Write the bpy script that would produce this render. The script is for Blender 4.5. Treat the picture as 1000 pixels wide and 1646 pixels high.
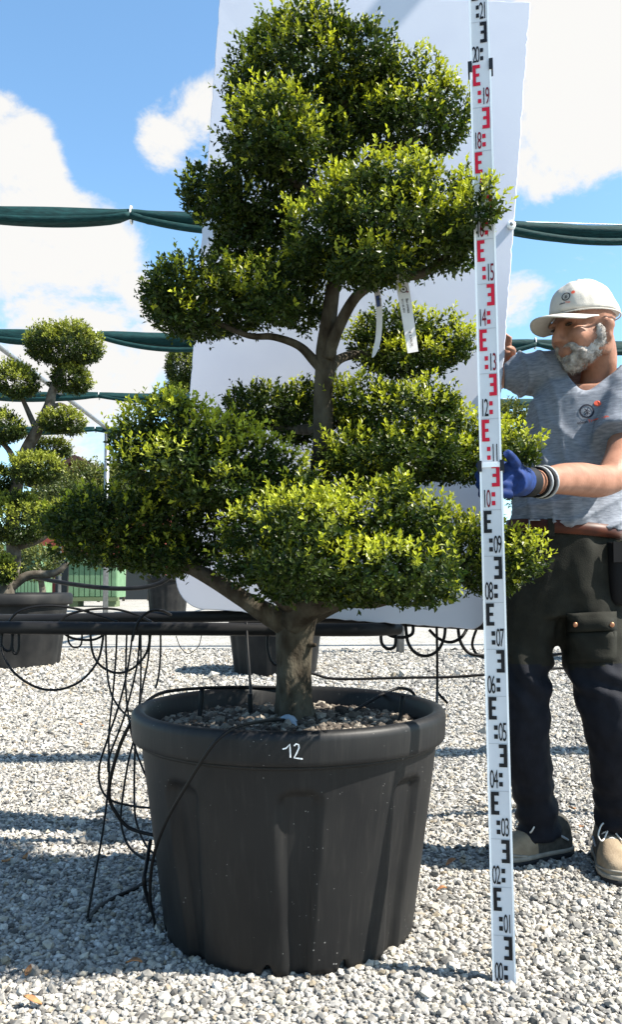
import bpy, bmesh, math, random
import numpy as np
from mathutils import Vector, Matrix, noise as mnoise
from mathutils.bvhtree import BVHTree

R = math.radians
scene = bpy.context.scene
COL = scene.collection
for o in list(bpy.data.objects): bpy.data.objects.remove(o)

# ------------------------------------------------------------------ camera
F_PX, PCX, PCY, CAM_H, PITCH = 1312.0, 500.0, 888.0, 0.84, R(2.2)
cam = bpy.data.cameras.new('camera')
cam.sensor_fit = 'HORIZONTAL'; cam.sensor_width = 36.0
cam.lens = 36.0 * F_PX / 1000.0
cam.shift_y = 0.065
cam.clip_start = 0.05; cam.clip_end = 2000
cam_o = bpy.data.objects.new('camera', cam)
cam_o.location = (0, 0, CAM_H); cam_o.rotation_euler = (R(90) + PITCH, 0, 0)
COL.objects.link(cam_o); scene.camera = cam_o

def at(px, py, Y):
    """Point of the scene at distance Y that the camera sees at photo pixel (px, py)."""
    a = (px - PCX) / F_PX; b = (PCY - py) / F_PX
    t = Y / (math.cos(PITCH) - b * math.sin(PITCH))
    return np.array([a * t, Y, CAM_H + t * (math.sin(PITCH) + b * math.cos(PITCH))])
def on_ground(px, py):
    lo, hi = 0.5, 500.0
    for _ in range(60):
        m = (lo + hi) / 2
        if at(px, py, m)[2] > 0: lo = m
        else: hi = m
    return at(px, py, lo)

# ------------------------------------------------------------------ light
SUN_EL = R(48); SUN_AZ = np.array([0.974, -0.225])
sun_dir = Vector((SUN_AZ[0] * math.cos(SUN_EL), SUN_AZ[1] * math.cos(SUN_EL), math.sin(SUN_EL)))
sl = bpy.data.lights.new('sun', 'SUN'); sl.energy = 5.0; sl.angle = R(0.5); sl.color = (1.0, 0.94, 0.84)
so = bpy.data.objects.new('sun', sl); COL.objects.link(so)
so.location = (6, -4, 12); so.rotation_euler = sun_dir.to_track_quat('Z', 'Y').to_euler()

world = bpy.data.worlds.new('World'); scene.world = world; world.use_nodes = True
def build_world():
    nt = world.node_tree; nt.nodes.clear()
    N = lambda t: nt.nodes.new(t)
    L = nt.links.new
    out = N('ShaderNodeOutputWorld')
    sky = N('ShaderNodeTexSky'); sky.sky_type = 'NISHITA'; sky.sun_disc = False
    sky.sun_elevation = SUN_EL; sky.sun_rotation = math.atan2(SUN_AZ[0], SUN_AZ[1])
    sky.altitude = 50; sky.air_density = 1.0; sky.dust_density = 0.6; sky.ozone_density = 1.2
    bg = N('ShaderNodeBackground'); bg.inputs[1].default_value = 0.083
    tint = N('ShaderNodeMix'); tint.data_type = 'RGBA'; tint.blend_type = 'MULTIPLY'; tint.inputs[0].default_value = 1
    tint.inputs[7].default_value = (0.93, 1.16, 1.19, 1); L(sky.outputs[0], tint.inputs[6]); L(tint.outputs[2], bg.inputs[0])
    tc = N('ShaderNodeTexCoord')
    # cloud field: noise on the view direction, with the cloud banks that stand over the nursery
    mp = N('ShaderNodeMapping'); mp.inputs['Scale'].default_value = (1, 1, 1.35); L(tc.outputs['Generated'], mp.inputs[0])
    nz = N('ShaderNodeTexNoise'); nz.inputs['Scale'].default_value = 6.5; nz.inputs['Detail'].default_value = 9
    nz.inputs['Roughness'].default_value = 0.64; nz.inputs['Distortion'].default_value = 0.25
    L(mp.outputs[0], nz.inputs[0])
    acc = None
    blobs = [(20, 190, .055, .42), (-40, 260, .08, .42), (50, 265, .04, .3), (110, 430, .13, .5), (20, 470, .13, .5), (285, 215, .05, .42), (325, 150, .035, .36), (235, 235, .035, .3),
             (930, 110, .12, .5), (1010, 60, .14, .5), (890, 240, .08, .35), (850, 520, .08, .32), (215, 560, .10, .38), (60, 600, .12, .4), (140, 25, .03, .16), (980, 470, .06, .2),
             (320, 30, .10, -.38), (230, 60, .10, -.34), (90, 40, .09, -.30), (140, 190, .06, -.34), (165, 290, .045, -.3), (960, 285, .05, -.26), (900, 420, .07, -.34), (275, 415, .05, -.34), (250, 310, .03, -.2), (1000, 560, .05, -.1), (10, 90, .05, -.2)]
    for px, py, r, w in blobs:
        p = at(px, py, 10); d = Vector((p[0], p[1], p[2] - CAM_H)).normalized()
        ds = N('ShaderNodeVectorMath'); ds.operation = 'DISTANCE'; ds.inputs[1].default_value = d
        L(tc.outputs['Generated'], ds.inputs[0])
        mr = N('ShaderNodeMapRange'); mr.interpolation_type = 'SMOOTHSTEP'
        mr.inputs[1].default_value = 0; mr.inputs[2].default_value = r * 1.45; mr.inputs[3].default_value = w + (.09 if w > .25 else 0); mr.inputs[4].default_value = 0
        L(ds.outputs['Value'], mr.inputs[0])
        if acc is None: acc = mr.outputs[0]
        else:
            ad = N('ShaderNodeMath'); ad.operation = 'ADD'; L(acc, ad.inputs[0]); L(mr.outputs[0], ad.inputs[1]); acc = ad.outputs[0]
    cl = N('ShaderNodeMath'); cl.operation = 'MINIMUM'; L(acc, cl.inputs[0]); cl.inputs[1].default_value = 0.56
    na = N('ShaderNodeMath'); na.operation = 'MULTIPLY_ADD'; L(nz.outputs[0], na.inputs[0]); na.inputs[1].default_value = 2.5; na.inputs[2].default_value = -.75
    ad = N('ShaderNodeMath'); ad.operation = 'ADD'; L(cl.outputs[0], ad.inputs[0]); L(na.outputs[0], ad.inputs[1])
    mr = N('ShaderNodeMapRange'); mr.interpolation_type = 'SMOOTHSTEP'
    mr.inputs[1].default_value = 0.58; mr.inputs[2].default_value = 0.98
    L(ad.outputs[0], mr.inputs[0])
    cb = N('ShaderNodeBackground'); cb.inputs[0].default_value = (1.0, 0.99, 0.97, 1); cb.inputs[1].default_value = 0.315
    mx = N('ShaderNodeMixShader'); L(mr.outputs[0], mx.inputs[0]); L(bg.outputs[0], mx.inputs[1]); L(cb.outputs[0], mx.inputs[2])
    L(mx.outputs[0], out.inputs[0])
build_world()

vs = scene.view_settings
vs.view_transform = 'Standard'; vs.look = 'None'; vs.gamma = 1.0; vs.use_curve_mapping = False
vs.exposure = 1.62
scene.render.engine = 'CYCLES'

# ------------------------------------------------------------------ helpers
ORIGIN = {}
def link(o):
    COL.objects.link(o); return o
def tag(o, label=None, cat=None, group=None, kind=None):
    if label: o['label'] = label
    if cat: o['category'] = cat
    if group: o['group'] = group
    if kind: o['kind'] = kind
    return o
def thing(name, loc, label, cat, group=None):
    o = bpy.data.objects.new(name, None); link(o); o.location = [float(v) for v in loc]
    o.empty_display_size = 0.1
    ORIGIN[o.name] = np.array(loc, float)
    return tag(o, label, cat, group)
def mesh_obj(name, V, F, mat=None, parent=None, smooth=True, loc=None):
    """Verts in scene coordinates; stored relative to the parent thing or to loc."""
    V = np.asarray(V, float)
    org = ORIGIN[parent.name] if parent is not None else (np.array(loc, float) if loc is not None else np.zeros(3))
    me = bpy.data.meshes.new(name)
    me.from_pydata((V - org).tolist(), [], [tuple(int(i) for i in f) for f in F]); me.update()
    return finish(name, me, mat, parent, smooth, org)
def tri_obj(name, V, T, mat=None, parent=None, attrs=None, smooth=False, loc=None):
    """Fast triangle mesh from numpy arrays, with float point attributes."""
    org = ORIGIN[parent.name] if parent is not None else (np.array(loc, float) if loc is not None else np.zeros(3))
    me = bpy.data.meshes.new(name)
    V = np.asarray(V, np.float32) - org.astype(np.float32); T = np.asarray(T, np.int32)
    me.vertices.add(len(V)); me.vertices.foreach_set('co', V.ravel())
    me.loops.add(T.size); me.loops.foreach_set('vertex_index', T.ravel())
    me.polygons.add(len(T)); me.polygons.foreach_set('loop_start', np.arange(0, T.size, 3, dtype=np.int32))
    try: me.polygons.foreach_set('loop_total', np.full(len(T), 3, np.int32))
    except Exception: pass
    me.update(calc_edges=True)
    for k, v in (attrs or {}).items():
        a = me.attributes.new(k, 'FLOAT', 'POINT'); a.data.foreach_set('value', np.asarray(v, np.float32))
    return finish(name, me, mat, parent, smooth, org)
def finish(name, me, mat, parent, smooth, org):
    for m in (mat if isinstance(mat, (list, tuple)) else [mat]):
        if m: me.materials.append(m)
    me.polygons.foreach_set('use_smooth', np.full(len(me.polygons), smooth, bool))
    o = link(bpy.data.objects.new(name, me))
    if parent is not None: o.parent = parent
    else: o.location = [float(v) for v in org]
    ORIGIN[o.name] = org
    return o

class MB:
    def __init__(s): s.V = []; s.F = []
    def add(s, V, F):
        n = len(s.V); s.V += [tuple(map(float, v)) for v in V]; s.F += [tuple(i + n for i in f) for f in F]; return s
    def box(s, c, h, M=None):
        c = np.array(c, float); h = np.array(h, float)
        P = np.array([[x, y, z] for x in (-1, 1) for y in (-1, 1) for z in (-1, 1)], float) * h
        if M is not None: P = P @ np.array(M).T
        return s.add(P + c, [(0, 1, 3, 2), (4, 6, 7, 5), (0, 4, 5, 1), (2, 3, 7, 6), (0, 2, 6, 4), (1, 5, 7, 3)])
    def tube(s, pts, rad, n=10, sub=6, cap=True, ell=None, closed=False, smooth=True):
        P, Rr = spline(pts, rad, sub, closed) if smooth else (np.array(pts, float), np.broadcast_to(np.array(rad, float), (len(pts),)).copy())
        m = len(P)
        T = np.gradient(P, axis=0) if not closed else (np.roll(P, -1, 0) - np.roll(P, 1, 0))
        T /= np.linalg.norm(T, axis=1)[:, None] + 1e-12
        u = np.cross(T[0], [0.13, 0.31, 0.94]);
        if np.linalg.norm(u) < 1e-3: u = np.cross(T[0], [1, 0, 0])
        u /= np.linalg.norm(u)
        ang = np.linspace(0, 2 * math.pi, n, endpoint=False)
        V = []
        for i in range(m):
            u = u - T[i] * np.dot(u, T[i]); u /= np.linalg.norm(u); w = np.cross(T[i], u)
            V.append(P[i] + Rr[i] * (np.cos(ang)[:, None] * u + np.sin(ang)[:, None] * w))
        V = np.concatenate(V); F = []
        for i in range(m if closed else m - 1):
            a, b = i * n, ((i + 1) % m) * n
            for k in range(n): F.append((a + k, a + (k + 1) % n, b + (k + 1) % n, b + k))
        if cap and not closed:
            F.append(tuple(range(n - 1, -1, -1))); F.append(tuple((m - 1) * n + k for k in range(n)))
        return s.add(V, F)
    def loft(s, rings, cap=True):
        n = len(rings[0]); V = np.concatenate([np.asarray(r, float) for r in rings]); F = []
        for i in range(len(rings) - 1):
            for k in range(n): F.append((i * n + k, i * n + (k + 1) % n, (i + 1) * n + (k + 1) % n, (i + 1) * n + k))
        if cap:
            F.append(tuple(range(n - 1, -1, -1))); F.append(tuple((len(rings) - 1) * n + k for k in range(n)))
        return s.add(V, F)
    def lathe(s, prof, c, n=48):
        rings = []
        ang = np.linspace(0, 2 * math.pi, n, endpoint=False)
        for r, z in prof: rings.append(np.stack([c[0] + r * np.cos(ang), c[1] + r * np.sin(ang), np.full(n, c[2] + z)], 1))
        return s.loft(rings, cap=False)
    def ellipsoid(s, c, r, M=None, n=16, m=10):
        V = [(0, 0, 1)]
        for i in range(1, m):
            t = math.pi * i / m
            for k in range(n):
                a = 2 * math.pi * k / n; V.append((math.sin(t) * math.cos(a), math.sin(t) * math.sin(a), math.cos(t)))
        V.append((0, 0, -1)); V = np.array(V) * np.array(r)
        if M is not None: V = V @ np.array(M).T
        F = [(0, 1 + k, 1 + (k + 1) % n) for k in range(n)]
        for i in range(m - 2):
            a = 1 + i * n
            for k in range(n): F.append((a + k, a + n + k, a + n + (k + 1) % n, a + (k + 1) % n))
        e = len(V) - 1; a = 1 + (m - 2) * n
        F += [(e, a + (k + 1) % n, a + k) for k in range(n)]
        return s.add(V + np.array(c, float), F)
    def build(s, name, mat, parent=None, smooth=True, loc=None): return mesh_obj(name, s.V, s.F, mat, parent, smooth, loc)

def spline(pts, rad, sub=6, closed=False):
    P = np.array(pts, float); n = len(P)
    Rr = np.broadcast_to(np.array(rad, float), (n,)).astype(float)
    if closed: idx = lambda i: i % n
    else: idx = lambda i: min(max(i, 0), n - 1)
    out, ro = [], []
    for i in range(n if closed else n - 1):
        p0, p1, p2, p3 = P[idx(i - 1)], P[idx(i)], P[idx(i + 1)], P[idx(i + 2)]
        for k in range(sub):
            t = k / sub
            out.append(0.5 * (2 * p1 + (p2 - p0) * t + (2 * p0 - 5 * p1 + 4 * p2 - p3) * t * t + (3 * p1 - p0 - 3 * p2 + p3) * t ** 3))
            ro.append(Rr[idx(i)] * (1 - t) + Rr[idx(i + 1)] * t)
    if not closed: out.append(P[-1]); ro.append(Rr[-1])
    return np.array(out), np.array(ro)

def bake(o, voxel=None, smooth=0, sub=0):
    """Applies remesh / smoothing by evaluation, without operators."""
    if voxel:
        m = o.modifiers.new('r', 'REMESH'); m.mode = 'VOXEL'; m.voxel_size = voxel
    if smooth:
        m = o.modifiers.new('s', 'SMOOTH'); m.factor = 0.5; m.iterations = smooth
    if sub:
        m = o.modifiers.new('u', 'SUBSURF'); m.levels = sub; m.render_levels = sub
    bpy.context.view_layer.update()
    dg = bpy.context.evaluated_depsgraph_get()
    me = bpy.data.meshes.new_from_object(o.evaluated_get(dg))
    mats = [m for m in o.data.materials]
    o.modifiers.clear(); o.data = me
    if len(me.materials) == 0:
        for m in mats: me.materials.append(m)
    me.polygons.foreach_set('use_smooth', np.ones(len(me.polygons), bool))
    return o
def get_co(o):
    a = np.empty(len(o.data.vertices) * 3, np.float32); o.data.vertices.foreach_get('co', a); return a.reshape(-1, 3).astype(float)
def get_no(o):
    a = np.empty(len(o.data.vertices) * 3, np.float32); o.data.vertices.foreach_get('normal', a); return a.reshape(-1, 3).astype(float)
def set_co(o, V):
    o.data.vertices.foreach_set('co', np.asarray(V, np.float32).ravel()); o.data.update()
def bvh_of(o):
    org = ORIGIN[o.name]
    V = get_co(o) + org
    return BVHTree.FromPolygons([tuple(v) for v in V], [tuple(p.vertices) for p in o.data.polygons])

def text_mesh(body, size=1.0, sx=1.0, align='LEFT', bold=0.0):
    c = bpy.data.curves.new('text', 'FONT'); c.body = body; c.size = size; c.align_x = align; c.resolution_u = 3; c.offset = bold
    o = bpy.data.objects.new('text', c); link(o); bpy.context.view_layer.update()
    me = bpy.data.meshes.new_from_object(o.evaluated_get(bpy.context.evaluated_depsgraph_get()))
    V = np.array([v.co[:] for v in me.vertices]).reshape(-1, 3); F = [tuple(p.vertices) for p in me.polygons]
    bpy.data.objects.remove(o); bpy.data.curves.remove(c); bpy.data.meshes.remove(me)
    V[:, 0] *= sx
    return V[:, :2], F
def stroke2d(pts, w, closed=False):
    P = np.array(pts, float); n = len(P); V = []; F = []
    for i in range(n):
        a = P[(i - 1) % n] if closed else P[max(i - 1, 0)]; b = P[(i + 1) % n] if closed else P[min(i + 1, n - 1)]
        t = (b - a) / (np.linalg.norm(b - a) + 1e-9); nn = np.array([-t[1], t[0]]) * w / 2
        V += [P[i] + nn, P[i] - nn]
    for i in range(n if closed else n - 1):
        j = (i + 1) % n; F.append((2 * i, 2 * i + 1, 2 * j + 1, 2 * j))
    return np.array(V), F
def join2d(parts):
    V = []; F = []
    for v, f in parts:
        n = len(V); V += [tuple(x) for x in v]; F += [tuple(i + n for i in q) for q in f]
    return np.array(V), F
def circle2d(c, r, n=20): return [(c[0] + r * math.cos(2 * math.pi * i / n), c[1] + r * math.sin(2 * math.pi * i / n)) for i in range(n)]
def disc2d(c, r, n=14): return np.array(circle2d(c, r, n)), [tuple(range(n))]
def decal(name, flat, org, ux, uy, bvh, mat, parent, off=0.0015):
    """Lays flat print on a curved surface: every point is dropped onto it along the surface normal."""
    V2, F = flat; org = Vector(org); ux = Vector(ux); uy = Vector(uy); nrm = ux.cross(uy).normalized(); V = []
    for x, y in V2:
        p = org + ux * float(x) + uy * float(y)
        h = bvh.ray_cast(p + nrm * 0.15, -nrm, 0.4)
        q = h[0] + nrm * off if h[0] is not None else p
        V.append(q[:])
    return mesh_obj(name, V, F, mat, parent, smooth=False)

# ------------------------------------------------------------------ materials
def new_mat(name):
    m = bpy.data.materials.new(name); m.use_nodes = True
    nt = m.node_tree; b = nt.nodes['Principled BSDF']
    return m, nt, b
def mat(name, col, rough=0.6, var=0.0, scale=20.0, col2=None, bump=0.0, bscale=None, metal=0.0, spec=0.16, stretch=(1, 1, 1), detail=5, lo=0.35, hi=0.65):
    m, nt, b = new_mat(name)
    b.inputs['Base Color'].default_value = (*col, 1); b.inputs['Roughness'].default_value = rough
    b.inputs['Metallic'].default_value = metal; b.inputs['Specular IOR Level'].default_value = spec
    L = nt.links.new
    if var or col2 or bump:
        tc = nt.nodes.new('ShaderNodeTexCoord'); mp = nt.nodes.new('ShaderNodeMapping'); mp.inputs['Scale'].default_value = stretch
        L(tc.outputs['Object'], mp.inputs[0])
    if var or col2:
        nz = nt.nodes.new('ShaderNodeTexNoise'); nz.inputs['Scale'].default_value = scale; nz.inputs['Detail'].default_value = detail; L(mp.outputs[0], nz.inputs[0])
        cr = nt.nodes.new('ShaderNodeValToRGB')
        c2 = col2 if col2 else tuple(min(1, c * (1 + var)) for c in col)
        c1 = col if col2 else tuple(c * (1 - var) for c in col)
        cr.color_ramp.elements[0].position = lo; cr.color_ramp.elements[1].position = hi
        cr.color_ramp.elements[0].color = (*c1, 1); cr.color_ramp.elements[1].color = (*c2, 1)
        L(nz.outputs[0], cr.inputs[0]); L(cr.outputs[0], b.inputs['Base Color'])
    if bump:
        nb = nt.nodes.new('ShaderNodeTexNoise'); nb.inputs['Scale'].default_value = bscale or scale; nb.inputs['Detail'].default_value = 6; L(mp.outputs[0], nb.inputs[0])
        bp = nt.nodes.new('ShaderNodeBump'); bp.inputs['Strength'].default_value = bump; bp.inputs['Distance'].default_value = 0.01
        L(nb.outputs[0], bp.inputs['Height']); L(bp.outputs[0], b.inputs['Normal'])
    return m
def leaf_mat(name, old, old2, young_lit, trans=0.3, rough=0.38):
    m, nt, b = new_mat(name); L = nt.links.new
    ay = nt.nodes.new('ShaderNodeAttribute'); ay.attribute_name = 'young_lit'
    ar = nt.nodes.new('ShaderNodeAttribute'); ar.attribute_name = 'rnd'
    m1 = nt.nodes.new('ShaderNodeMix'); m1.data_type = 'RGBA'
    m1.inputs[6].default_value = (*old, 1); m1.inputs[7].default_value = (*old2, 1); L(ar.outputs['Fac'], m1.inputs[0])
    m2 = nt.nodes.new('ShaderNodeMix'); m2.data_type = 'RGBA'; m2.inputs[7].default_value = (*young_lit, 1)
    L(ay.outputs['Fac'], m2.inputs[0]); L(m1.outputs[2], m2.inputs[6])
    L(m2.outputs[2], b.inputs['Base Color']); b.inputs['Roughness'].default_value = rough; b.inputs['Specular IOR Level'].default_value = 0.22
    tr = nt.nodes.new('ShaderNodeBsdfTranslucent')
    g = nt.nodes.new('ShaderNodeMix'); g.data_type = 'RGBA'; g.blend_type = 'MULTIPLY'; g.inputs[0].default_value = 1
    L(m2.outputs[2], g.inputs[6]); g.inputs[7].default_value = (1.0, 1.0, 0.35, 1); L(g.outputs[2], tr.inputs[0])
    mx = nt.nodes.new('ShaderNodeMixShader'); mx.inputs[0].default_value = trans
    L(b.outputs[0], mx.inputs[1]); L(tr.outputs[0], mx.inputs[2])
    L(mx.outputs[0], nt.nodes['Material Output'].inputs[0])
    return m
def stone_mat(name, cols, rough=0.85):
    m, nt, b = new_mat(name); L = nt.links.new
    ar = nt.nodes.new('ShaderNodeAttribute'); ar.attribute_name = 'rnd'
    cr = nt.nodes.new('ShaderNodeValToRGB'); el = cr.color_ramp.elements
    while len(el) < len(cols): el.new(0.5)
    for i, (p, c) in enumerate(cols): el[i].position = p; el[i].color = (*c, 1)
    L(ar.outputs['Fac'], cr.inputs[0])
    tc = nt.nodes.new('ShaderNodeTexCoord'); nz = nt.nodes.new('ShaderNodeTexNoise'); nz.inputs['Scale'].default_value = 160; nz.inputs['Detail'].default_value = 3
    L(tc.outputs['Object'], nz.inputs[0])
    mr = nt.nodes.new('ShaderNodeMapRange'); mr.inputs[1].default_value = .3; mr.inputs[2].default_value = .7; mr.inputs[3].default_value = .78; mr.inputs[4].default_value = 1.15
    L(nz.outputs[0], mr.inputs[0])
    g = nt.nodes.new('ShaderNodeMix'); g.data_type = 'RGBA'; g.blend_type = 'MULTIPLY'; g.inputs[0].default_value = 1
    L(cr.outputs[0], g.inputs[6]); L(mr.outputs[0], g.inputs[7]); L(g.outputs[2], b.inputs['Base Color'])
    b.inputs['Roughness'].default_value = rough; b.inputs['Specular IOR Level'].default_value = 0.3
    return m
M = {}
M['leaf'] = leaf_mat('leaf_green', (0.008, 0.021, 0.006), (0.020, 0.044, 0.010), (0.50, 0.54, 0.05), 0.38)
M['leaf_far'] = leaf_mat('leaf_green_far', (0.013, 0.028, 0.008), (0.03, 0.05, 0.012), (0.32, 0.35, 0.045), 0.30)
M['leaf_shrub'] = leaf_mat('leaf_shrub', (0.03, 0.05, 0.015), (0.06, 0.075, 0.02), (0.15, 0.16, 0.04), 0.25)
M['bark'] = mat('bark', (0.023, 0.017, 0.011), 0.85, col2=(0.070, 0.061, 0.044), scale=26, bump=0.9, bscale=55, stretch=(1, 1, .55))
M['bark_far'] = mat('bark_far', (0.05, 0.042, 0.032), 0.85, col2=(0.12, 0.105, 0.085), scale=15, bump=0.6)
M['hose'] = mat('black_hose', (0.006, 0.006, 0.0065), 0.5)
M['pipe'] = mat('black_pipe', (0.007, 0.007, 0.008), 0.5, col2=(0.016, 0.0155, 0.015), scale=12, stretch=(.3, 3, 3))
M['board'] = mat('white_board', (0.47, 0.49, 0.58), 0.65, col2=(0.51, 0.53, 0.61), scale=3.2, bump=0.015, bscale=140, lo=.3, hi=.55)
M['board_edge'] = mat('board_edge', (0.34, 0.33, 0.32), 0.85, var=.3, scale=40)
M['staff_white'] = mat('staff_white', (0.56, 0.57, 0.60), 0.4, col2=(0.50, 0.51, 0.54), scale=9, lo=.45, hi=.8)
M['staff_edge'] = mat('staff_edge', (0.86, 0.87, 0.88), 0.3, spec=.6)
M['print_black'] = mat('print_black', (0.012, 0.012, 0.014), 0.5)
M['print_red'] = mat('print_red', (0.50, 0.012, 0.035), 0.45)
M['print_maroon'] = mat('print_maroon', (0.16, 0.008, 0.02), 0.5)
M['print_grey'] = mat('print_grey', (0.30, 0.31, 0.33), 0.5)
M['clamp'] = mat('clamp_plastic', (0.02, 0.021, 0.025), 0.4)
M['label'] = mat('label_white', (0.55, 0.53, 0.52), 0.5, var=.05, scale=30)
M['label_navy'] = mat('label_navy', (0.04, 0.06, 0.16), 0.5)
M['net'] = mat('shade_net', (0.002, 0.017, 0.018), 0.75, col2=(0.005, 0.035, 0.036), scale=60, bump=0.5, bscale=90, stretch=(.15, 1, 1))
M['tie'] = mat('tie_white', (0.7, 0.7, 0.68), 0.6)
M['steel'] = mat('galvanised_steel', (0.25, 0.265, 0.28), 0.4, var=.15, scale=10, metal=.7)
M['chalk'] = mat('chalk', (0.8, 0.8, 0.8), 0.9)
M['clip'] = mat('clip_plastic', (0.22, 0.27, 0.33), 0.5)
M['skin'] = mat('skin', (0.225, 0.108, 0.070), 0.5, col2=(0.30, 0.150, 0.10), scale=28, bump=0.08, bscale=160)
M['beard'] = mat('beard', (0.15, 0.13, 0.115), 0.7, col2=(0.42, 0.40, 0.38), scale=45)
M['cap'] = mat('cap_cloth', (0.48, 0.45, 0.405), 0.85, var=.05, scale=40, bump=.15, bscale=400)
M['navy'] = mat('thread_navy', (0.02, 0.022, 0.035), 0.8)
M['orange'] = mat('thread_orange', (0.62, 0.10, 0.06), 0.8)
M['shirt'] = mat('heather_grey', (0.115, 0.127, 0.155), 0.9, col2=(0.215, 0.232, 0.27), scale=45, stretch=(1, 1, 5), bump=.12, bscale=300, lo=.3, hi=.7, detail=7)
M['olive'] = mat('trouser_olive', (0.013, 0.013, 0.010), 0.85, var=.2, scale=30, bump=.2, bscale=300)
M['dark_navy'] = mat('trouser_navy', (0.007, 0.008, 0.0125), 0.8, var=.2, scale=30, bump=.15, bscale=300)
M['belt'] = mat('belt_leather', (0.035, 0.010, 0.006), 0.45, col2=(0.075, 0.02, 0.009), scale=18)
M['brass'] = mat('button_copper', (0.30, 0.14, 0.08), 0.4, metal=.8)
M['shoe'] = mat('shoe_suede', (0.19, 0.145, 0.098), 0.9, col2=(0.25, 0.195, 0.135), scale=30, bump=.2, bscale=200)
M['shoe_grey'] = mat('shoe_mesh', (0.045, 0.042, 0.036), 0.85, var=.3, scale=60)
M['sole'] = mat('shoe_sole', (0.22, 0.20, 0.17), 0.8, var=.2, scale=40)
M['sole_dark'] = mat('sole_dark', (0.018, 0.018, 0.02), 0.7)
M['lace'] = mat('lace', (0.55, 0.53, 0.5), 0.8)
M['glove_blue'] = mat('glove_blue', (0.006, 0.022, 0.10), 0.7, var=.3, scale=50)
M['glove_black'] = mat('glove_black', (0.006, 0.006, 0.007), 0.7)
M['band_grey'] = mat('band_grey', (0.30, 0.31, 0.32), 0.5)
M['pouch'] = mat('pouch_black', (0.006, 0.006, 0.007), 0.75)
M['eye'] = mat('eye', (0.03, 0.02, 0.015), 0.2)
M['dry_leaf'] = mat('dry_leaf', (0.24, 0.11, 0.055), 0.8, col2=(0.36, 0.20, 0.09), scale=60)
M['bin'] = mat('bin_green', (0.11, 0.19, 0.11), 0.7, var=.12, scale=3)
M['bin_dark'] = mat('bin_rail', (0.10, 0.13, 0.07), 0.8)
M['roof_brown'] = mat('roof_brown', (0.06, 0.034, 0.028), 0.8, var=.2, scale=2)
M['wall_red'] = mat('wall_red', (0.22, 0.055, 0.042), 0.85, var=.15, scale=2)
M['roof_blue'] = mat('roof_blue', (0.36, 0.44, 0.52), 0.5)
M['glass_dark'] = mat('window_glass', (0.03, 0.035, 0.04), 0.1)
M['gravel'] = stone_mat('gravel_stone', [(0, (0.06, 0.057, 0.054)), (.10, (0.14, 0.135, 0.125)), (.3, (0.215, 0.205, 0.19)), (.55, (0.325, 0.312, 0.288)), (.75, (0.325, 0.295, 0.24)), (.9, (0.45, 0.435, 0.41)), (.97, (0.22, 0.185, 0.135))])
M['pumice'] = stone_mat('pumice_stone', [(0, (0.022, 0.018, 0.015)), (.35, (0.075, 0.06, 0.048)), (.7, (0.15, 0.13, 0.105)), (1, (0.26, 0.23, 0.19))], .95)
def plastic_mat(name):
    m, nt, b = new_mat(name); L = nt.links.new
    tc = nt.nodes.new('ShaderNodeTexCoord')
    nz = nt.nodes.new('ShaderNodeTexNoise'); nz.inputs['Scale'].default_value = 5; nz.inputs['Detail'].default_value = 8
    L(tc.outputs['Object'], nz.inputs[0])
    c1 = nt.nodes.new('ShaderNodeValToRGB'); c1.color_ramp.elements[0].position = .35; c1.color_ramp.elements[1].position = .75
    c1.color_ramp.elements[0].color = (.0065, .0067, .0075, 1); c1.color_ramp.elements[1].color = (.014, .0137, .0135, 1); L(nz.outputs[0], c1.inputs[0])
    vo = nt.nodes.new('ShaderNodeTexVoronoi'); vo.inputs['Scale'].default_value = 75; L(tc.outputs['Object'], vo.inputs[0])
    n2 = nt.nodes.new('ShaderNodeTexNoise'); n2.inputs['Scale'].default_value = 9; L(tc.outputs['Object'], n2.inputs[0])
    th = nt.nodes.new('ShaderNodeMapRange'); th.inputs[1].default_value = .42; th.inputs[2].default_value = .8; th.inputs[3].default_value = 0.0; th.inputs[4].default_value = .17
    L(n2.outputs[0], th.inputs[0])
    lt = nt.nodes.new('ShaderNodeMath'); lt.operation = 'LESS_THAN'; L(vo.outputs['Distance'], lt.inputs[0]); L(th.outputs[0], lt.inputs[1])
    mp = nt.nodes.new('ShaderNodeMapping'); mp.inputs['Scale'].default_value = (60, 60, 3.5); L(tc.outputs['Object'], mp.inputs[0])
    n3 = nt.nodes.new('ShaderNodeTexNoise'); n3.inputs['Scale'].default_value = 1.5; n3.inputs['Detail'].default_value = 4; L(mp.outputs[0], n3.inputs[0])
    mr = nt.nodes.new('ShaderNodeMapRange'); mr.inputs[1].default_value = .5; mr.inputs[2].default_value = .8; mr.inputs[4].default_value = .22; L(n3.outputs[0], mr.inputs[0])
    x1 = nt.nodes.new('ShaderNodeMix'); x1.data_type = 'RGBA'; L(mr.outputs[0], x1.inputs[0]); L(c1.outputs[0], x1.inputs[6]); x1.inputs[7].default_value = (.042, .039, .035, 1)
    x2 = nt.nodes.new('ShaderNodeMix'); x2.data_type = 'RGBA'; L(lt.outputs[0], x2.inputs[0]); L(x1.outputs[2], x2.inputs[6]); x2.inputs[7].default_value = (.20, .195, .185, 1)
    L(x2.outputs[2], b.inputs['Base Color'])
    r = nt.nodes.new('ShaderNodeMapRange'); r.inputs[3].default_value = .42; r.inputs[4].default_value = .62; b.inputs['Specular IOR Level'].default_value = .24; L(nz.outputs[0], r.inputs[0]); L(r.outputs[0], b.inputs['Roughness'])
    bp = nt.nodes.new('ShaderNodeBump'); bp.inputs['Strength'].default_value = .12; bp.inputs['Distance'].default_value = .004
    L(n3.outputs[0], bp.inputs['Height']); L(bp.outputs[0], b.inputs['Normal'])
    return m
M['pot'] = plastic_mat('pot_plastic')
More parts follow.
